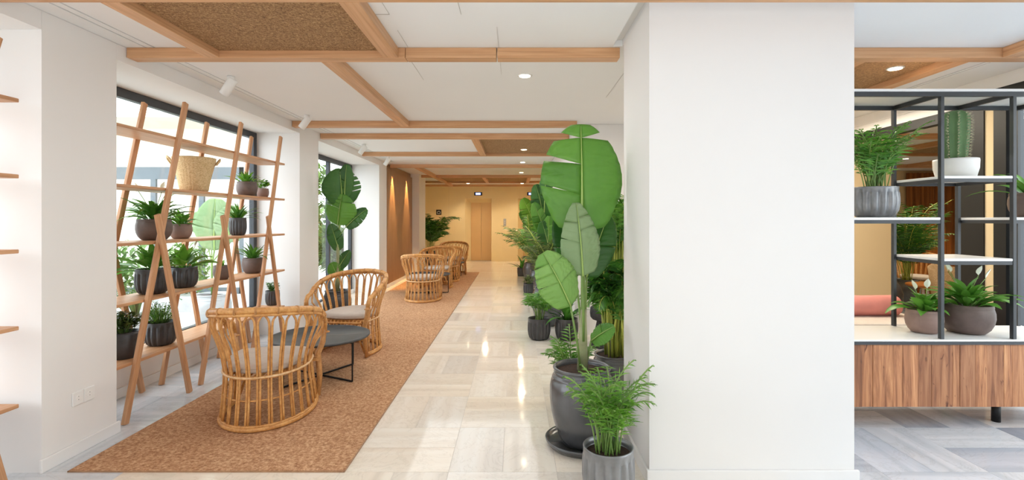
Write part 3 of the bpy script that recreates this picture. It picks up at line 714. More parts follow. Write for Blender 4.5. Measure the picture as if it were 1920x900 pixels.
# ================================================================= RATTAN ARMCHAIRS
def ring(phi, a, b, y0):
    k = max(0, abs(phi)-PI/2)
    return Vector((math.copysign(a*(math.sin(min(abs(phi), PI/2))-.22*k*k), phi), y0-b*math.cos(phi), 0))
def make_chair(label):
    t_ = thing('rattan_armchair', label, 'chair', group='rattan armchairs on the carpet')
    A = math.radians(118)
    fl_ = lambda p: ring(p, .305, .41, .10); ws = lambda p: ring(p, .275, .355, .07)
    def rl(p):
        k = abs(p)/A
        v = ring(p, .358, .445, .07); v.z = .808-.03*k-.16*k**3; return v
    # floor ring, seat ring, top rail
    n = 36
    f1 = [fl_(-A+2*A*i/n)+Vector((0, 0, .018)) for i in range(n+1)]
    MB().tube(f1, .017, 10).build('base_ring', 'rattan', t_, True)
    MB().tube([v+Vector((0, 0, .018))*1.1 for v in [fl_(-A+2*A*i/n)*1.0+Vector((0, 0, .016)) for i in range(n+1)]], .010, 8).build('base_binding', 'rattan', t_, True)
    MB().tube([ws(-A+2*A*i/n)*1.03+Vector((0, 0, .35)) for i in range(n+1)], .008, 8).build('waist_ring', 'rattan_pale', t_, True)
    MB().tube([fl_(-A+2*A*i/n)*.93+Vector((0, 0, .20)) for i in range(n+1)], .006, 6).build('inner_hoop', 'rattan', t_, True)
    # the rail curls down into the front posts
    rp = [rl(-A+2*A*i/n) for i in range(n+1)]
    def curl(sg):
        e = rl(sg*A); fx = fl_(sg*A)
        return [Vector((e.x*.995, e.y+.05, e.z-.012)), Vector((e.x*.985, e.y+.085, e.z-.05)), Vector((e.x*.97, e.y+.095, e.z-.11))]
    path = list(reversed(curl(-1)))+rp+curl(1)
    MB().tube(path, .022, 12).build('top_rail', 'rattan', t_, True)
    MB().tube([v+Vector((v.x*.03, v.y*.03-.002, -.026)) for v in rp], .010, 8).build('rail_binding', 'rattan', t_, True)
    cb = MB()
    for i in range(1, n, 3):      # cane wraps round the rail
        c = rp[i]; d = (rp[min(n, i+1)]-rp[i-1]).normalized(); u = d.cross(Vector((0, 0, 1))).normalized(); v2 = u.cross(d)
        for o_ in (-.004, .004):
            cb.tube([c+d*o_+u*(.0235*math.cos(h))+v2*(-.008+.031*math.sin(h)) for h in [2*PI*j/10 for j in range(10)]], .0035, 5, closed=True)
    cb.build('cane_wrap', 'rattan_wrap', t_, True, kind='stuff')
    for sg in (-1, 1):            # flat wrapped front post
        e = rl(sg*A); fx = fl_(sg*A); wx = ws(sg*A)
        pts = [Vector((e.x*.97, e.y+.095, e.z-.10)), Vector((e.x*.94, e.y+.09, .42)), Vector((wx.x*1.10, wx.y+.11, .33)), Vector((fx.x*1.03, fx.y+.07, .16)), Vector((fx.x*1.02, fx.y+.03, .012))]
        for off in (-.018, .018): pass
        L_ = MB().tube(pts, [.032, .037, .038, .035, .028], 10, flat=.6).build('leg', 'rattan_wrap', t_, True)
        wr = MB()
        for zz in (.58, .30, .29): 
            c = pts[1]+(pts[0]-pts[1])*((zz-.42)/.12) if zz > .42 else Vector((wx.x*1.01, wx.y+.095, zz))
            wr.tube([Vector((c.x+.036*math.cos(h), c.y+.024*math.sin(h), zz if zz < .5 else e.z-.12)) for h in [2*PI*j/12 for j in range(12)]], .005, 5, closed=True)
        wr.build('binding', 'rattan', L_, True, kind='stuff')
        MB().tube([Vector((fx.x*.97, fx.y+.045, .05)), Vector((fx.x*.80, fx.y+.09, .22)), Vector((wx.x*.55, wx.y+.13, .335))], .010, 8).build('brace', 'rattan', t_, True)
    # doubled hairpin spindles that arch from station to station
    S = 17
    for k in range(S):
        pa, pb = -A*.97+2*A*.97*k/S, -A*.97+2*A*.97*(k+1)/S
        def col(p, pm, s_):
            q1 = p; top = rl(q1); b0 = fl_(q1); w0 = ws(q1); h_ = .004*(1 if pm > p else -1)
            for vv, f_ in ((top, rl), (b0, fl_), (w0, ws)):
                tg = (f_(q1+.02)-f_(q1-.02)); tg.z = 0; tg.normalize(); vv += tg*(h_*2.1)
            return [b0+Vector((0, 0, .03)), (b0*.55+w0*.45)*.985+Vector((0, 0, .19)), w0+Vector((0, 0, .36)), (w0*.55+Vector((top.x, top.y, 0))*.45)*.985+Vector((0, 0, .36+(top.z-.40)*.45)), Vector((top.x*.985, top.y*.985, top.z-.105))]
        L1 = col(pa, pb, 1); L2 = col(pb, pa, -1)
        tm_ = rl((pa+pb)/2); ta, tb = rl(pa*.8+pb*.2), rl(pa*.2+pb*.8)
        arch = [Vector((ta.x*.99, ta.y*.99, ta.z-.058)), Vector((tm_.x, tm_.y, tm_.z-.030)), Vector((tb.x*.99, tb.y*.99, tb.z-.058))]
        pts = [Vector(v) for v in L1]+arch+list(reversed(L2))
        # smooth by subdividing (Catmull-Rom)
        sm = []
        for i in range(len(pts)-1):
            p0 = pts[max(0, i-1)]; p1 = pts[i]; p2 = pts[i+1]; p3 = pts[min(len(pts)-1, i+2)]
            for h in (0, .5):
                sm.append(.5*((2*p1)+(p2-p0)*h+(2*p0-5*p1+4*p2-p3)*h*h+(3*p1-p0-3*p2+p3)*h**3))
        sm.append(pts[-1])
        MB().tube(sm, .0078, 6).build('spindle', 'rattan', t_, True)
    # seat: cane slats and cushion
    fr_ = MB()
    outline = [ws(-A+2*A*i/24)*.97 for i in range(25)]
    fr_.tube([v+Vector((0, 0, .345)) for v in outline]+[outline[0]+Vector((0, 0, .345))], .013, 8); fr_.build('seat_ring', 'rattan', t_, True)
    for k in range(11):
        x = -.2+.04*k; y1 = outline[0].y+.02; y0 = .07-.35*math.sqrt(max(0, 1-(x/.25)**2))*.95
        MB().tube([(x, y0, .352), (x, y1, .352), (x, y1+.035, .335), (x, y1+.03, .24)], .008, 6).build('seat_slat', 'rattan', t_, True)
    MB().tube([(-.22, outline[0].y+.055, .335), (.22, outline[0].y+.055, .335)], .011, 8).build('front_rail', 'rattan', t_, True)
    MB().tube([(-.21, outline[0].y+.05, .235), (.21, outline[0].y+.05, .235)], .008, 8).build('front_rail', 'rattan', t_, True)
    cu = MB(); pr = [(.90, 0), (.975, .006), (1, .018), (1, .042), (.975, .056), (.90, .064), (.5, .068), (.01, .069)]
    nn = 48; b = 0
    pl = [ws(-A+2*A*i/32)*.93 for i in range(33)]
    e0, e1 = pl[-1], pl[0]
    for i in range(1, 16): 
        u = i/16; pl.append(e0*(1-u)+e1*u+Vector((0, .06*math.sin(PI*u), 0)))
    m_ = len(pl); ctr = Vector((0, .02, 0))
    for (s_, zz) in pr:
        for v in pl: cu.v.append(tuple(ctr+(v-ctr)*s_+Vector((0, 0, .366+zz))))
    for i in range(len(pr)-1):
        for k in range(m_): k2 = (k+1) % m_; cu.f.append((i*m_+k, i*m_+k2, (i+1)*m_+k2, (i+1)*m_+k))
    cu.f.append(tuple(reversed(range(m_))))
    c_ = cu.build('cushion', 'cushion_beige', t_, True)
    MB().tube([tuple(ctr+(v-ctr)*1.005+Vector((0, 0, .366+.034))) for v in pl], .0022, 5, closed=True).build('piping', 'cushion_beige', c_, True)
    return t_
Rd = math.radians
ch = make_chair('rattan armchair nearest the camera, its spindled back turned to us')
ch.location = (-1.775, 3.61, .009); ch.rotation_euler.z = Rd(11)
dup(ch, (-1.745, 5.47, .009), Rd(172), 'rattan armchair facing us across the nearest coffee table')
dup(ch, (-1.60, 8.75, .009), Rd(4), 'rattan armchair seen from behind, third from the camera on the carpet')
dup(ch, (-1.60, 10.55, .009), Rd(176), 'rattan armchair facing us just beyond the third one')
dup(ch, (-1.58, 11.5, .009), Rd(4), 'fifth rattan armchair, seen from behind in the far group')
dup(ch, (-1.58, 13.12, .009), Rd(186), 'farthest rattan armchair, facing us before the lift wall')

# ================================================================= COFFEE TABLES
def make_table(label):
    t_ = thing('coffee_table', label, 'table', group='round dark coffee tables between the rattan chairs')
    MB().lathe([(.405, .345), (.42, .348), (.425, .358), (.425, .366), (.42, .368), (.408, .366), (.404, .360), (.01, .360)], 72).build('tabletop', 'tabletop_slate', t_, True)
    legs = []
    for k in range(2):
        a = Rd(-28+90*k); dx, dy = .385*math.cos(a), .385*math.sin(a)
        for sg in (-1, 1):
            MB().tube([(sg*dx, sg*dy, .007), (sg*dx, sg*dy, .343)], .007, 8).build('leg', 'black_metal', t_)
        z_ = .008 if k == 0 else .0095
        bar('floor_rail', 'black_metal', (-dx, -dy, z_), (dx, dy, z_), .014, .012, t_, Vector((0, 0, 1)) if False else Vector((-dy, dx, 0)))
        bar('top_rail', 'black_metal', (-dx, -dy, .336), (dx, dy, .336), .014, .012, t_, Vector((-dy, dx, 0)))
    v = MB().tube([(-.1, -.05, .3608), (.05, .01, .3608), (.17, .02, .3608), (.35, .10, .3608)], .0022, 4, flat=.2).build('inlay_line', 'steel', t_); return t_
tb = make_table('round dark coffee table between the two nearest rattan armchairs'); tb.location = (-1.735, 4.52, .009)
dup(tb, (-1.66, 9.62, .009), .6, 'round dark coffee table beyond the third rattan armchair')
dup(tb, (-1.66, 12.30, .009), 1.1, 'farthest round dark coffee table, before the last armchair')

# ================================================================= LIGHT FITTINGS
def spotlight(x, y, rz, tilt, label):
    t_ = thing('ceiling_spotlight', label, 'spotlight', (x, y, ZC), rz, 'white cylinder spotlights on the ceiling')
    MB().lathe([(.028, -.03), (.03, -.028), (.03, 0)], 20).build('mount', 'white_plastic', t_, True)
    MB().tube([(0, 0, -.028), (0, 0, -.055)], .006, 8).build('arm', 'white_plastic', t_, True)
    o = MB().lathe([(.018, -.075), (.030, -.075), (.038, -.072), (.038, .072), (.034, .076)], 28).build('lamp_housing', 'white_plastic', t_, True)
    o.matrix_basis = Matrix.Translation((-.02, 0, -.085)) @ Matrix.Rotation(tilt, 4, 'Y')
sp_ = [(423, 4.10, -2.30), (566, 5.62, -2.31), (675, 7.8, -2.33), (722, 9.4, -2.36)]
for (px, y, x), nm in zip(sp_, ('nearest white ceiling spotlight beside the slot vent', 'second white ceiling spotlight, at the end of the second beam', 'third white ceiling spotlight, beyond the paired beams', 'farthest white ceiling spotlight, above the walnut wall')):
    spotlight(x, y, random.uniform(-.2, .2), .6, nm)
def downlight(x, y, label, power=14, z=ZC, r=.045, cone=2.3, col=(1, .82, .60)):
    t_ = thing('ceiling_light', label, 'light', (x, y, z), 0, 'recessed downlights')
    MB().lathe([(r, -.006), (r+.012, -.006), (r+.014, 0), (r, 0)], 28).build('trim_ring', 'white_plastic', t_, True)
    MB().lathe([(r*.98, -.0085), (r*.98, -.0062)], 24).build('diffuser', 'lamp_glow', t_)
    l = bpy.data.lights.new('lamp', 'SPOT'); l.energy = power; l.color = col; l.spot_size = cone; l.spot_blend = .6; l.shadow_soft_size = .03
    o = bpy.data.objects.new('lamp', l); COL.objects.link(o); o.parent = t_; o.location = (0, 0, -.012)
downlight(.077, 4.07, 'recessed ceiling light nearest the camera, left of the white pillar', 12)
downlight(.14, 8.2, 'recessed ceiling light in the woven ceiling panel', 22, ZC-.022)
downlight(.15, 10.2, 'recessed ceiling light just beyond the woven panel bay', 30)
downlight(.15, 12.4, 'recessed ceiling light before the dark ceiling bay', 45)
downlight(.22, 16.1, 'recessed ceiling light washing the wall over the right lift', 70)
downlight(-1.5, 16.1, 'recessed ceiling light washing the wall over the left lift', 70)
downlight(2.85, 3.80, 'recessed ceiling light above the metal shelf unit', 14, ZC-.022)
downlight(5.15, 6.65, 'recessed lounge light seen through the metal shelf', 25)
downlight(7.4, 9.6, 'second recessed lounge light seen through the metal shelf', 50)
for y in (10.75, 12.15):
    l = bpy.data.lights.new('wall_washer', 'SPOT'); l.energy = 260; l.color = (1, .62, .25); l.spot_size = .75; l.spot_blend = .7; l.shadow_soft_size = .02
    t_ = thing('wall_washer', 'small recessed light washing the walnut wall, %s one' % ('nearer' if y < 11 else 'farther'), 'light', (-2.50, y, ZC), 0, 'wall washers')
    MB().lathe([(.03, -.004), (.04, -.004), (.042, 0), (.03, 0)], 20).build('trim_ring', 'white_plastic', t_)
    o = bpy.data.objects.new('lamp', l); COL.objects.link(o); o.parent = t_; o.location = (0, 0, -.01); o.rotation_euler = (0, .06, 0)
for y in (11.3, 13.8, 15.3):       # further warm downlights of the far hall, out of sight behind the beams
    l = bpy.data.lights.new('hall_light', 'AREA'); l.shape = 'DISK'; l.size = .09; l.energy = 10; l.color = (1, .80, .56)
    o = bpy.data.objects.new('hall_light', l); COL.objects.link(o); o.location = (.15 if y < 15 else -.9, y, ZB-.01)
l = bpy.data.lights.new('curtain_light', 'SPOT'); l.energy = 120; l.color = (1, .6, .22); l.spot_size = 1.0; l.spot_blend = .8
o = bpy.data.objects.new('curtain_light', l); COL.objects.link(o); o.location = (9.55, 11.2, 2.5); o.rotation_euler = (.18, 0, 0)

# ================================================================= BIG PLANTS, RIGHT OF THE WALK
def P3(px, py, d): return (Wpx(px, d), d, Zpx(py, d))
bx, by = .415, 3.16
sa = MB().lathe([(.17, 0), (.20, .002), (.222, .03), (.228, .045), (.222, .048), (.212, .034), (.20, .016), (.01, .014)], 56).build('plant_saucer', 'glazed_grey', None, True)
sa.location = (bx, by, 0); tag(sa, 'dark grey saucer under the large glazed jar planter', 'saucer')
r = thing('potted_banana_plant', 'tall banana plant with huge torn leaves in the large grey glazed jar', 'plant', (bx, by, .0145))
z = pot(r, 'jar', .40, .475, 'glazed_grey')
o_ = Vector((bx, by, .0145))
def loc3(px, py, d): return tuple(Vector(P3(px, py, d))-o_)
tw = [loc3(1092, 690, 3.16), loc3(1093, 640, 3.16), loc3(1094, 580, 3.17), loc3(1093, 520, 3.2), loc3(1092, 432, 3.24)]
tw[0] = (tw[0][0], tw[0][1], z-.01)
MB().tube(tw[:3], [.036, .027, .018], 10).build('trunk', 'banana_trunk', r, True)
MB().tube(tw[2:], [.018, .014, .011], 8).build('stalk', 'stem_green', r, True)
big_leaf(r, loc3(1091, 436, 3.24), loc3(1089, 233, 3.30), (0, -1, .15), .525, 'banana_green', (.34, -.62, -.87), (-.87,), .04, .2, seed=3)
big_leaf(r, loc3(1093, 518, 3.10), loc3(1080, 380, 3.14), (.15, -1, .1), .285, 'banana_pale', (.45, .72), (.62, .8), .05, .15, blunt=.35, stalk=[loc3(1094, 640, 3.12), loc3(1094, 580, 3.10)], seed=5)
big_leaf(r, loc3(1070, 574, 3.02), loc3(1018, 474, 2.98), (.25, -1, .3), .27, 'banana_lime', (.45, .62, .8), (.42, .75), .05, .2, stalk=[loc3(1088, 690, 3.12), loc3(1082, 640, 3.08)], seed=8)
big_leaf(r, loc3(1108, 640, 3.20), loc3(1152, 612, 3.16), (.1, -.6, .8), .15, 'banana_green', (.5,), (), .05, .2, stalk=[loc3(1098, 690, 3.17), loc3(1104, 660, 3.18)], seed=9)
big_leaf(r, loc3(1100, 520, 3.36), loc3(1140, 405, 3.45), (-.3, -1, .1), .24, 'banana_dark', (.4,), (.5,), .05, .2, stalk=[loc3(1096, 640, 3.2)], seed=10)
big_leaf(r, loc3(1080, 520, 3.36), loc3(1050, 395, 3.45), (.3, -1, .1), .22, 'banana_dark', (.4,), (.5,), .05, .2, stalk=[loc3(1093, 640, 3.2)], seed=11)
# little palm in ribbed pot in the front
r = thing('potted_palm', 'small feathery palm in the ribbed silver-grey pot in front of the big jar', 'plant', (.468, 2.55, 0))
z = pot(r, 'ribbed', .262, .265, 'silver_grey'); fern_palm(r, z, 40, .50, .5, 'leaf_bright', .06, .125, .0085, 14, droop=1.9, start=.3)
# cane palm behind, textured stool, small palm, ribbed pots, jars
r = thing('potted_palm', 'tall cane palm with yellow-green stems standing against the pillar', 'plant', (.77, 3.95, 0))
z = pot(r, 'jar', .34, .36, 'glazed_grey')
q = MB()
for k in range(34):
    a = random.uniform(0, 2*PI); rr = .09*math.sqrt(random.random()); q.tube([(rr*math.cos(a), rr*math.sin(a), z-.01), (rr*1.2*math.cos(a)-.01, rr*1.2*math.sin(a), .8), (rr*1.7*math.cos(a)-.02, rr*1.5*math.sin(a), 1.1+random.random()*.25)], .0062, 6)
q.build('canes', 'cane', r, True, kind='stuff')
fern_palm(r, .55, 34, .60, .55, 'leaf_deep', .09, .17, .020, 20, cane=.32, el=1.35, droop=3.0, stemm='cane', start=.12)
fern_palm(r, .50, 26, .55, .5, 'leaf_mid', .09, .15, .018, 20, cane=.25, el=1.3, droop=3.2, stemm='cane', start=.12)
fern_palm(r, .80, 22, .62, .5, 'leaf_mid', .09, .17, .020, 20, cane=.5, el=1.4, droop=1.6, stemm='cane', start=.2)
r = thing('drum_stool', 'dark textured hourglass stool between the ribbed pots and the cane palm', 'stool', (1.02, 5.62, 0))
MB().lathe([(.17, 0), (.185, .008), (.19, .04), (.17, .09), (.13, .20), (.115, .27), (.12, .29)], 48).build('base', 'dark_stone', r, True)
MB().lathe([(.12, .29), (.165, .30), (.185, .325), (.19, .37), (.185, .42), (.17, .44), (.01, .445)], 48).build('seat', 'dark_stone', r, True)
r = thing('potted_palm', 'small wispy palm peeping out behind the large grey jar', 'plant', (.415, 3.78, 0)); z = pot(r, 'ribbed', .22, .22, 'ribbed_dark'); fern_palm(r, z, 24, .42, .8, 'leaf_mid', .05, .10, .013, 14, droop=1.6)
r = thing('potted_palm', 'small fan-leaved palm in the ribbed dark pot at the walk edge, before the middle jar', 'plant', (.28, 5.95, 0)); z = pot(r, 'ribbed', .27, .25, 'ribbed_dark'); fern_palm(r, z, 20, .42, .6, 'leaf_mid', .05, .15, .02, 14, droop=2.2, start=.5)
r = thing('potted_palm', 'dark leaved plant in the ribbed pot right of the small fan-leaved palm', 'plant', (.60, 5.93, 0)); z = pot(r, 'ribbed', .27, .25, 'ribbed_dark'); strappy(r, z, 26, .42, .05, 'leaf_deep')
def jar_palm(x, y, D, Ht, lb, n, hp, sp=1.0, mat='leaf_mid', lf=.2):
    r = thing('potted_palm', lb, 'plant', (x, y, 0)); z = pot(r, 'jar', D, Ht, 'glazed_grey'); fern_palm(r, z, n, hp, sp, mat, D*.2, lf, .022, 22, droop=1.9, stemm='cane', el=1.45); return r
jar_palm(.43, 6.75, .42, .50, 'yellow-green palm in the middle grey glazed jar behind the ribbed pots', 16, .95, .6, 'leaf_olive')
jar_palm(.49, 8.6, .36, .45, 'bushy palm in a glazed jar behind the middle jar', 18, 1.1, .7)
jar_palm(.43, 10.05, .30, .40, 'arching palm in the fourth grey jar along the right wall', 20, 1.25, 1.0, 'leaf_deep', .22)
jar_palm(.33, 11.6, .30, .42, 'dark arching palm in the farthest grey jar near the lifts', 22, 1.3, 1.25, 'leaf_deep', .24)
r = thing('potted_plant', 'small ribbed dark pot with sparse sprigs, alone on the marble at the walk edge', 'plant', (.26, 9.5, 0)); z = pot(r, 'ribbed', .22, .21, 'ribbed_dark'); bushy(r, z, 26, .13, .22, .06, 'leaf_olive', .4)
r = thing('potted_plant', 'strappy leaved plant in the farthest small black pot on the right', 'plant', (.16, 12.6, 0)); z = pot(r, 'cone', .23, .21, 'ribbed_dark'); strappy(r, z, 22, .42, .06, 'leaf_deep')
# bananas in the right-hand row
r = thing('potted_banana_plant', 'banana plant half hidden behind the huge front leaf, in the right row', 'plant', (.50, 7.6, 0)); z = pot(r, 'jar', .36, .45, 'glazed_grey'); o_ = Vector((.50, 7.6, 0))
MB().tube([(0, 0, z-.01), (0, 0, 1.1)], [.035, .02], 8).build('trunk', 'banana_trunk', r, True)
for k, (b0, t0, nn, wd, mt) in enumerate(((( 1018, 412), (1004, 346), (.4, -1, .2), .30, 'banana_dark'), ((1022, 440), (1000, 380), (.2, -1, .4), .26, 'banana_green'), ((1020, 425), (1024, 330), (-.2, -1, .2), .30, 'banana_dark'),
            ((1030, 470), (1016, 415), (0, -1, .4), .26, 'banana_dark'), ((1026, 470), (1030, 405), (0, -1, .3), .24, 'banana_green'))):
    big_leaf(r, loc3(b0[0], b0[1], 7.6), loc3(t0[0], t0[1], 7.4), nn, wd, mt, (.4, .6), (.5, .75), .06, .25, stalk=[(0, 0, .9)], seed=20+k)
r = thing('potted_banana_plant', 'banana plant with glossy leaves before the right lift', 'plant', (.50, 13.3, 0)); z = pot(r, 'jar', .36, .45, 'glazed_grey'); o_ = Vector((.50, 13.3, 0))
MB().tube([(0, 0, z-.01), (0, 0, 1.1)], [.035, .02], 8).build('trunk', 'banana_trunk', r, True)
for k, (b0, t0, nn, wd, mt) in enumerate((((1000, 420), (980, 372), (.4, -1, .3), .5, 'banana_green'), ((1000, 425), (974, 398), (.2, -1, .8), .35, 'banana_dark'), ((1003, 415), (1012, 376), (0, -1, .3), .45, 'banana_dark'), ((1002, 440), (986, 410), (0, -1, .6), .42, 'banana_green'))):
    big_leaf(r, loc3(b0[0], b0[1], 13.3), loc3(t0[0], t0[1], 13.15), nn, wd, mt, (.4, .6), (.5, .75), .06, .25, stalk=[(0, 0, 1.0)], seed=30+k)
# left banana beyond the second armchair
LBX, LBY = -2.36, 6.72
r = thing('potted_banana_plant', 'tall banana plant in a dark jar by the second window, behind the facing armchair', 'plant', (LBX, LBY, 0)); z = pot(r, 'jar', .36, .47, 'ribbed_dark'); o_ = Vector((LBX, LBY, 0))
MB().tube([(0, 0, z-.01), (.01, 0, .9), loc3(632, 430, 6.72)], [.035, .024, .014], 8).build('trunk', 'banana_trunk', r, True)
for k, (b0, t0, nn, wd, mt, sL, sR) in enumerate((
        ((646, 372), (650, 308), (.1, -1, .1), .22, 'banana_dark', (.5,), ()),
        ((643, 384), (637, 316), (.3, -1, .1), .50, 'banana_dark', (), (-.3, -.45, -.6, -.75)),
        ((633, 422), (642, 364), (-.1, -1, .2), .46, 'banana_green', (-.55, -.68, -.8), (-.75,)),
        ((648, 426), (688, 392), (0, -1, .4), .22, 'banana_dark', (.5,), (.4, .6)),
        ((636, 470), (620, 420), (.3, -1, .2), .20, 'banana_dark', (.6,), (.4, .7)),
        ((634, 504), (656, 470), (0, -1, .4), .17, 'banana_dark', (.5,), ()),
        ((634, 520), (622, 492), (0, -1, .4), .20, 'banana_green', (), ()))):
    big_leaf(r, loc3(b0[0], b0[1], 6.72), loc3(t0[0], t0[1], 6.68), nn, wd, mt, sL, sR, .04, .2, stalk=[(0, 0, .8 if k > 3 else 1.15)], seed=40+k)
# dark palm at the end of the left wall
r = thing('potted_palm', 'dark drooping palm behind the farthest armchairs, by the left wall end', 'plant', (-2.45, 14.6, 0)); z = pot(r, 'jar', .42, .50, 'ribbed_dark'); fern_palm(r, z, 34, 1.5, .75, 'leaf_deep', .10, .30, .035, 24, droop=2.2, el=1.4)
# outside plants
r = thing('potted_banana_plant', 'pale banana plant outside the window, behind the ladder shelf', 'plant', (-3.95, 6.6, -.06)); z = pot(r, 'jar', .46, .5, 'outdoor_jar'); o_ = Vector((-3.95, 6.6, -.06))
for k, (b0, t0, wd, mt) in enumerate((((402, 470), (404, 372), .50, 'banana_pale'), ((384, 440), (372, 396), .3, 'banana_pale'), ((396, 450), (383, 430), .3, 'banana_green'), ((428, 455), (436, 385), .4, 'banana_pale'))):
    big_leaf(r, loc3(b0[0], b0[1], 6.6), loc3(t0[0], t0[1], 6.6), (.3, -1, .1), wd, mt, (.4,), (.5,), .05, .2, stalk=[(0, 0, z), (0, 0, .9)], seed=50+k)
for (x, y, lb) in ((-4.0, 5.35, 'pale ribbed garden pot with grassy blades outside the window'), (-4.0, 4.35, 'pale garden pot outside the window, near end')):
    r = thing('garden_pot', lb, 'plant', (x, y, -.06)); z = pot(r, 'jar', .44, .46, 'outdoor_jar'); strappy(r, z, 40, .40, .02, 'leaf_olive', el=(.9, 1.5), droop=(.1, .5))
r = thing('garden_shrub', 'spiky green shrub outside low behind the shelf', 'plant', (-4.9, 4.85, -.06)); strappy(r, .05, 90, .9, .03, 'hedge', R=.25, el=(.6, 1.5), droop=(.2, .9))
MB().lathe([(.15, 0), (.2, .02), (.22, .2), (.21, .22), (.01, .2)], 24).build('pot', 'outdoor_jar', r, True)

# ================================================================= STEEL SHELF UNIT ON THE RIGHT
YF, YR = 3.385, 3.83
su = thing('room_divider_shelf', 'black steel open shelf unit on a reclaimed wood cabinet, right of the pillar', 'shelf', (0, 0, 0))
XA = 1.85; XE = 4.35 - .52
posts = [1.90, 2.867, 3.350, 3.80]
zb, zt = .60, 2.225
cb = lbox('cabinet_body', 'reclaimed', XA, XE, YF+.022, YR, .148, zb-.034, su)
x = XA; ws_ = [.10, .085, .12, .045, .115, .07, .13, .06, .10, .085, .14, .05, .105, .075, .12, .06, .11, .09]
k = 0
while x < XE-.02:
    w_ = min(ws_[k % len(ws_)]*random.uniform(.9, 1.1), XE-x); o = box('plank', 'reclaimed', -w_/2, w_/2, -.011-random.uniform(0, .003), .011, -.208, .208, su, bevel=.0015)
    o.location = (x+w_/2, YF+.0105, .358); x += w_+.0012; k += 1
box('steel_plinth', 'charcoal_metal', XA, XE, YF-.012, YR+.01, zb-.033, zb-.014, su)
box('top_board', 'white_board', XA, XE, YF-.008, YR+.006, zb-.013, zb, su, bevel=.002)
for x, yy in ((2.1, (3.52, 3.72)), (3.34, (3.52,))):
    for y in yy: MB().lathe([(.026, 0), (.026, .146)], 20).build('leg', 'black_metal', su, True).location = (x, y, 0)
P = .021
for x in posts:
    for y in (YF, YR-P): box('post', 'charcoal_metal', x-P, x, y, y+P+.006, zb+.001, zt-.0, su)
box('top_board', 'white_board', XA, XE, YF-.008, YR+.006, zt+.031, zt+.048, su, bevel=.002)
for y in (YF, YR-P): box('rail', 'charcoal_metal', XA, XE, y, y+P, zt, zt+.03, su)
for x in posts: box('rail', 'charcoal_metal', x-P, x, YF+P, YR-P, zt, zt+.03, su)
def shelf(x0, x1, z):
    box('shelf_board', 'white_board', x0, x1-P, YF+.002, YR-.002, z+.0235, z+.042, su, bevel=.004)
    for y in (YF+.003, YR-P): box('rail', 'charcoal_metal', x0, x1-P, y, y+.018, z, z+.023, su)
    for x in (x0, x1-P-.02): box('rail', 'charcoal_metal', x, x+.018, YF+.022, YR-P-.001, z, z+.023, su)
shelf(1.90, 2.867, 1.374); shelf(2.868, 3.350, 1.652); shelf(2.868, 3.350, 1.098); shelf(3.351, 3.80, 1.374)
zA = 1.374+.042; zBs = 1.652+.042
def rp(px, d): return Wpx(px, d)
r = thing('potted_palm', 'feathery parlour palm in a silvery ribbed pot on the metal shelf beside the pillar', 'plant', (2.55, 3.60, zA)); z = pot(r, 'ribbed', .30, .215, 'silver_grey'); fern_palm(r, z, 46, .54, .62, 'leaf_mid', .07, .13, .013, 14, droop=1.7, start=.35)
r = thing('potted_cactus', 'tall ribbed cactus with pale spines in a white bowl on the metal shelf', 'cactus', (3.13, 3.60, zBs)); pot(r, 'cone', .26, .135, 'white_ceramic')
nr = 9; star = lambda th, z: 1-.26*abs(math.sin(th*nr/2))**.7*(1 if z > .11 else 1)
cz = [(.060, .10), (.064, .14), (.072, .22), (.078, .32), (.080, .40), (.076, .44), (.062, .465), (.035, .478), (.005, .48)]
MB().lathe(cz, 108, star).build('cactus_body', 'cactus_green', r, True)
sp = MB()
for i in range(nr):
    th = 2*PI*i/nr
    for j in range(17):
        z_ = .125+.0205*j; rr = .0
        for (r0, z0), (r1, z1) in zip(cz, cz[1:]):
            if z0 <= z_ <= z1: rr = r0+(r1-r0)*(z_-z0)/(z1-z0)
        for s_ in range(9):
            a = th+random.uniform(-.6, .6); b3 = len(sp.v); p = Vector((rr*math.cos(th), rr*math.sin(th), z_)); d = Vector((math.cos(a), math.sin(a), random.uniform(-.7, .7))).normalized()*random.uniform(.016, .028)
            u = d.orthogonal().normalized()*.0016; v2 = d.cross(u).normalized()*.0016
            sp.v += [tuple(p+u), tuple(p-u*.5+v2), tuple(p-u*.5-v2), tuple(p+d)]; sp.f += [(b3, b3+1, b3+3), (b3+1, b3+2, b3+3), (b3+2, b3, b3+3)]
sp.build('spines', 'spine', r, kind='stuff')
r = thing('potted_peace_lily', 'taupe pot with a small peace lily on the white cabinet top, left one', 'plant', (2.905, 3.60, zb)); z = pot(r, 'bowl', .225, .165, 'matt_taupe'); strappy(r, z, 34, .22, .06, 'leaf_mid', True, flowers=2, stalk=.25, droop=(.6, 1.6))
r = thing('potted_peace_lily', 'large dark brown pot with a full peace lily on the white cabinet top', 'plant', (3.205, 3.60, zb)); z = pot(r, 'bowl', .315, .205, 'matt_brown'); strappy(r, z, 54, .29, .058, 'leaf_mid', True, R=.08, flowers=4, stalk=.2, droop=(.6, 1.7))
r = thing('potted_plant', 'brown pot with arching leaves cut by the right edge on the metal shelf', 'plant', (3.66, 3.60, zA)); z = pot(r, 'bowl', .24, .175, 'matt_brown'); strappy(r, z, 26, .30, .04, 'leaf_mid', R=.05)

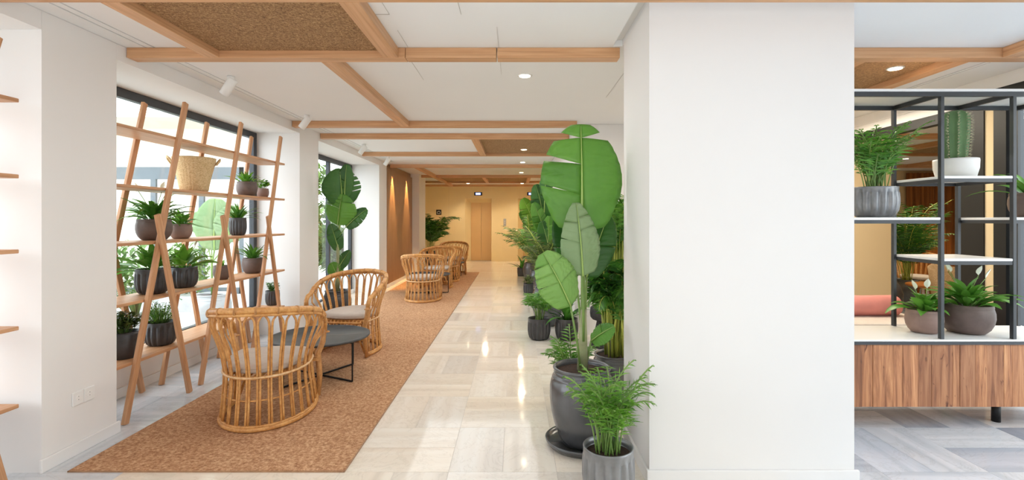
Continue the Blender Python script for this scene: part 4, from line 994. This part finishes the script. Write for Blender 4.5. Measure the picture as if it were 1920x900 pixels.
# ================================================================= LOUNGE BEHIND THE SHELF
db = thing('daybed', 'woven rattan daybed behind the cabinet, its rounded rim showing', 'sofa', (3.0, 4.75, 0))
def rounded(x0, x1, y0, y1, r_, n=8):
    out = []
    for cx, cy, a0 in ((x1-r_, y1-r_, 0), (x0+r_, y1-r_, 90), (x0+r_, y0+r_, 180), (x1-r_, y0+r_, 270)):
        for i in range(n+1): a = Rd(a0+90*i/n); out.append((cx+r_*math.cos(a), cy+r_*math.sin(a)))
    return out
def prism(pts, z0, z1):
    q = MB(); n = len(pts); q.v = [(x, y, z0) for x, y in pts]+[(x, y, z1) for x, y in pts]
    q.f = [tuple(reversed(range(n))), tuple(range(n, 2*n))]+[(i, (i+1) % n, n+(i+1) % n, n+i) for i in range(n)]; return q
prism(rounded(-.7, .78, -.42, .45, .25), .20, .44).build('seat_base', 'woven_cream', db, bevel=.02)
prism(rounded(-.66, .74, -.38, .41, .23), .44, .50).build('mattress', 'cushion_beige', db, bevel=.02)
for x in (-.45, .5):
    for y in (-.2, .25): MB().tube([(x, y, 0), (x, y, .2)], .02, 10).build('leg', 'walnut_panel', db, True)
bo = MB()
prf = [(.005, -.44), (.06, -.435), (.088, -.41), (.095, -.37), (.092, -.1), (.096, .12), (.095, .37), (.088, .41), (.06, .435), (.005, .44)]
bo.lathe(prf, 32, lambda th, z: 1+.03*math.sin(z*38+2*math.sin(th*2))+.02*math.sin(th*5+z*20))
b3 = bo.build('bolster_cushion', 'pink_velvet', None, True); b3.matrix_basis = Matrix.Translation((3.18, 4.78, .593)) @ Matrix.Rotation(PI/2, 4, 'Y'); tag(b3, 'dusty pink velvet bolster lying on the woven daybed', 'cushion')
r = thing('side_table', 'round orange wooden side table in the lounge behind the shelf', 'table', (5.85, 7.1, 0))
MB().lathe([(.30, .465), (.31, .47), (.31, .492), (.30, .497), (.01, .497)], 48).build('tabletop', 'orange_wood', r, True)
for k in range(3): a = 2*PI*k/3+.4; MB().tube([(.2*math.cos(a), .2*math.sin(a), 0), (.15*math.cos(a), .15*math.sin(a), .465)], .014, 8).build('leg', 'orange_wood', r, True)
dup(ch, (7.05, 8.9, .0), Rd(150), 'brown rattan armchair in the lounge, behind the round orange table')
def woven_chair(loc, rz, lb):
    r = thing('lounge_chair', lb, 'chair', loc, rz)
    q = MB(); n = 14
    for i in range(n+1):
        a = Rd(-75+150*i/n)
        for (zz, k) in ((.30, .30), (.55, .33), (.82, .36)): q.v.append((k*math.sin(a), -k*math.cos(a)*.9+.05, zz-.06*abs(math.sin(a))*(zz > .6)))
    for i in range(n):
        for j in range(2): s_ = i*3+j; q.f.append((s_, s_+3, s_+4, s_+1))
    o = q.build('backrest', 'woven_cream', r, True); sl = o.modifiers.new('t', 'SOLIDIFY'); sl.thickness = .02
    prism(rounded(-.29, .29, -.22, .30, .12), .28, .32).build('seat_frame', 'orange_wood', r, bevel=.006); prism(rounded(-.27, .27, -.20, .29, .12), .321, .41).build('cushion', 'cushion_beige', r, bevel=.02)
    for x in (-.24, .24):
        for y in (-.18, .25): MB().tube([(x*1.1, y*1.1, 0), (x, y, .28)], .016, 8).build('leg', 'orange_wood', r, True)
woven_chair((5.62, 6.45, 0), Rd(200), 'cream woven lounge chair with a beige cushion behind the large peace lily')
jp = jar_palm(6.25, 8.1, .38, .45, 'leafy palm in the lounge, framed by the metal shelf', 44, 1.5, .8, 'leaf_deep', .26)
r = thing('floor_jar', 'grey glazed jar with a narrow neck in the lounge beside the orange table', 'jar', (5.42, 7.3, 0))
MB().lathe([(.08, 0), (.11, .02), (.14, .2), (.14, .34), (.11, .45), (.07, .50), (.06, .54), (.075, .57), (.07, .58), (.055, .575), (.05, .5)], 40).build('jar_body', 'glazed_grey', r, True)
q = MB(); n = 90; x0, x1 = 9.2, 10.6
for i in range(n+1):
    x = x0+(x1-x0)*i/n; y = 11.9+.04*math.sin(i*.75)+.015*math.sin(i*1.9)
    q.v += [(x, y, .02), (x, y, 2.5)]
for i in range(n): s_ = 2*i; q.f.append((s_, s_+2, s_+3, s_+1))
o = q.build('curtain', 'curtain', None, True); tag(o, 'golden brown curtain hanging in the lounge beyond the shelf', 'curtain')
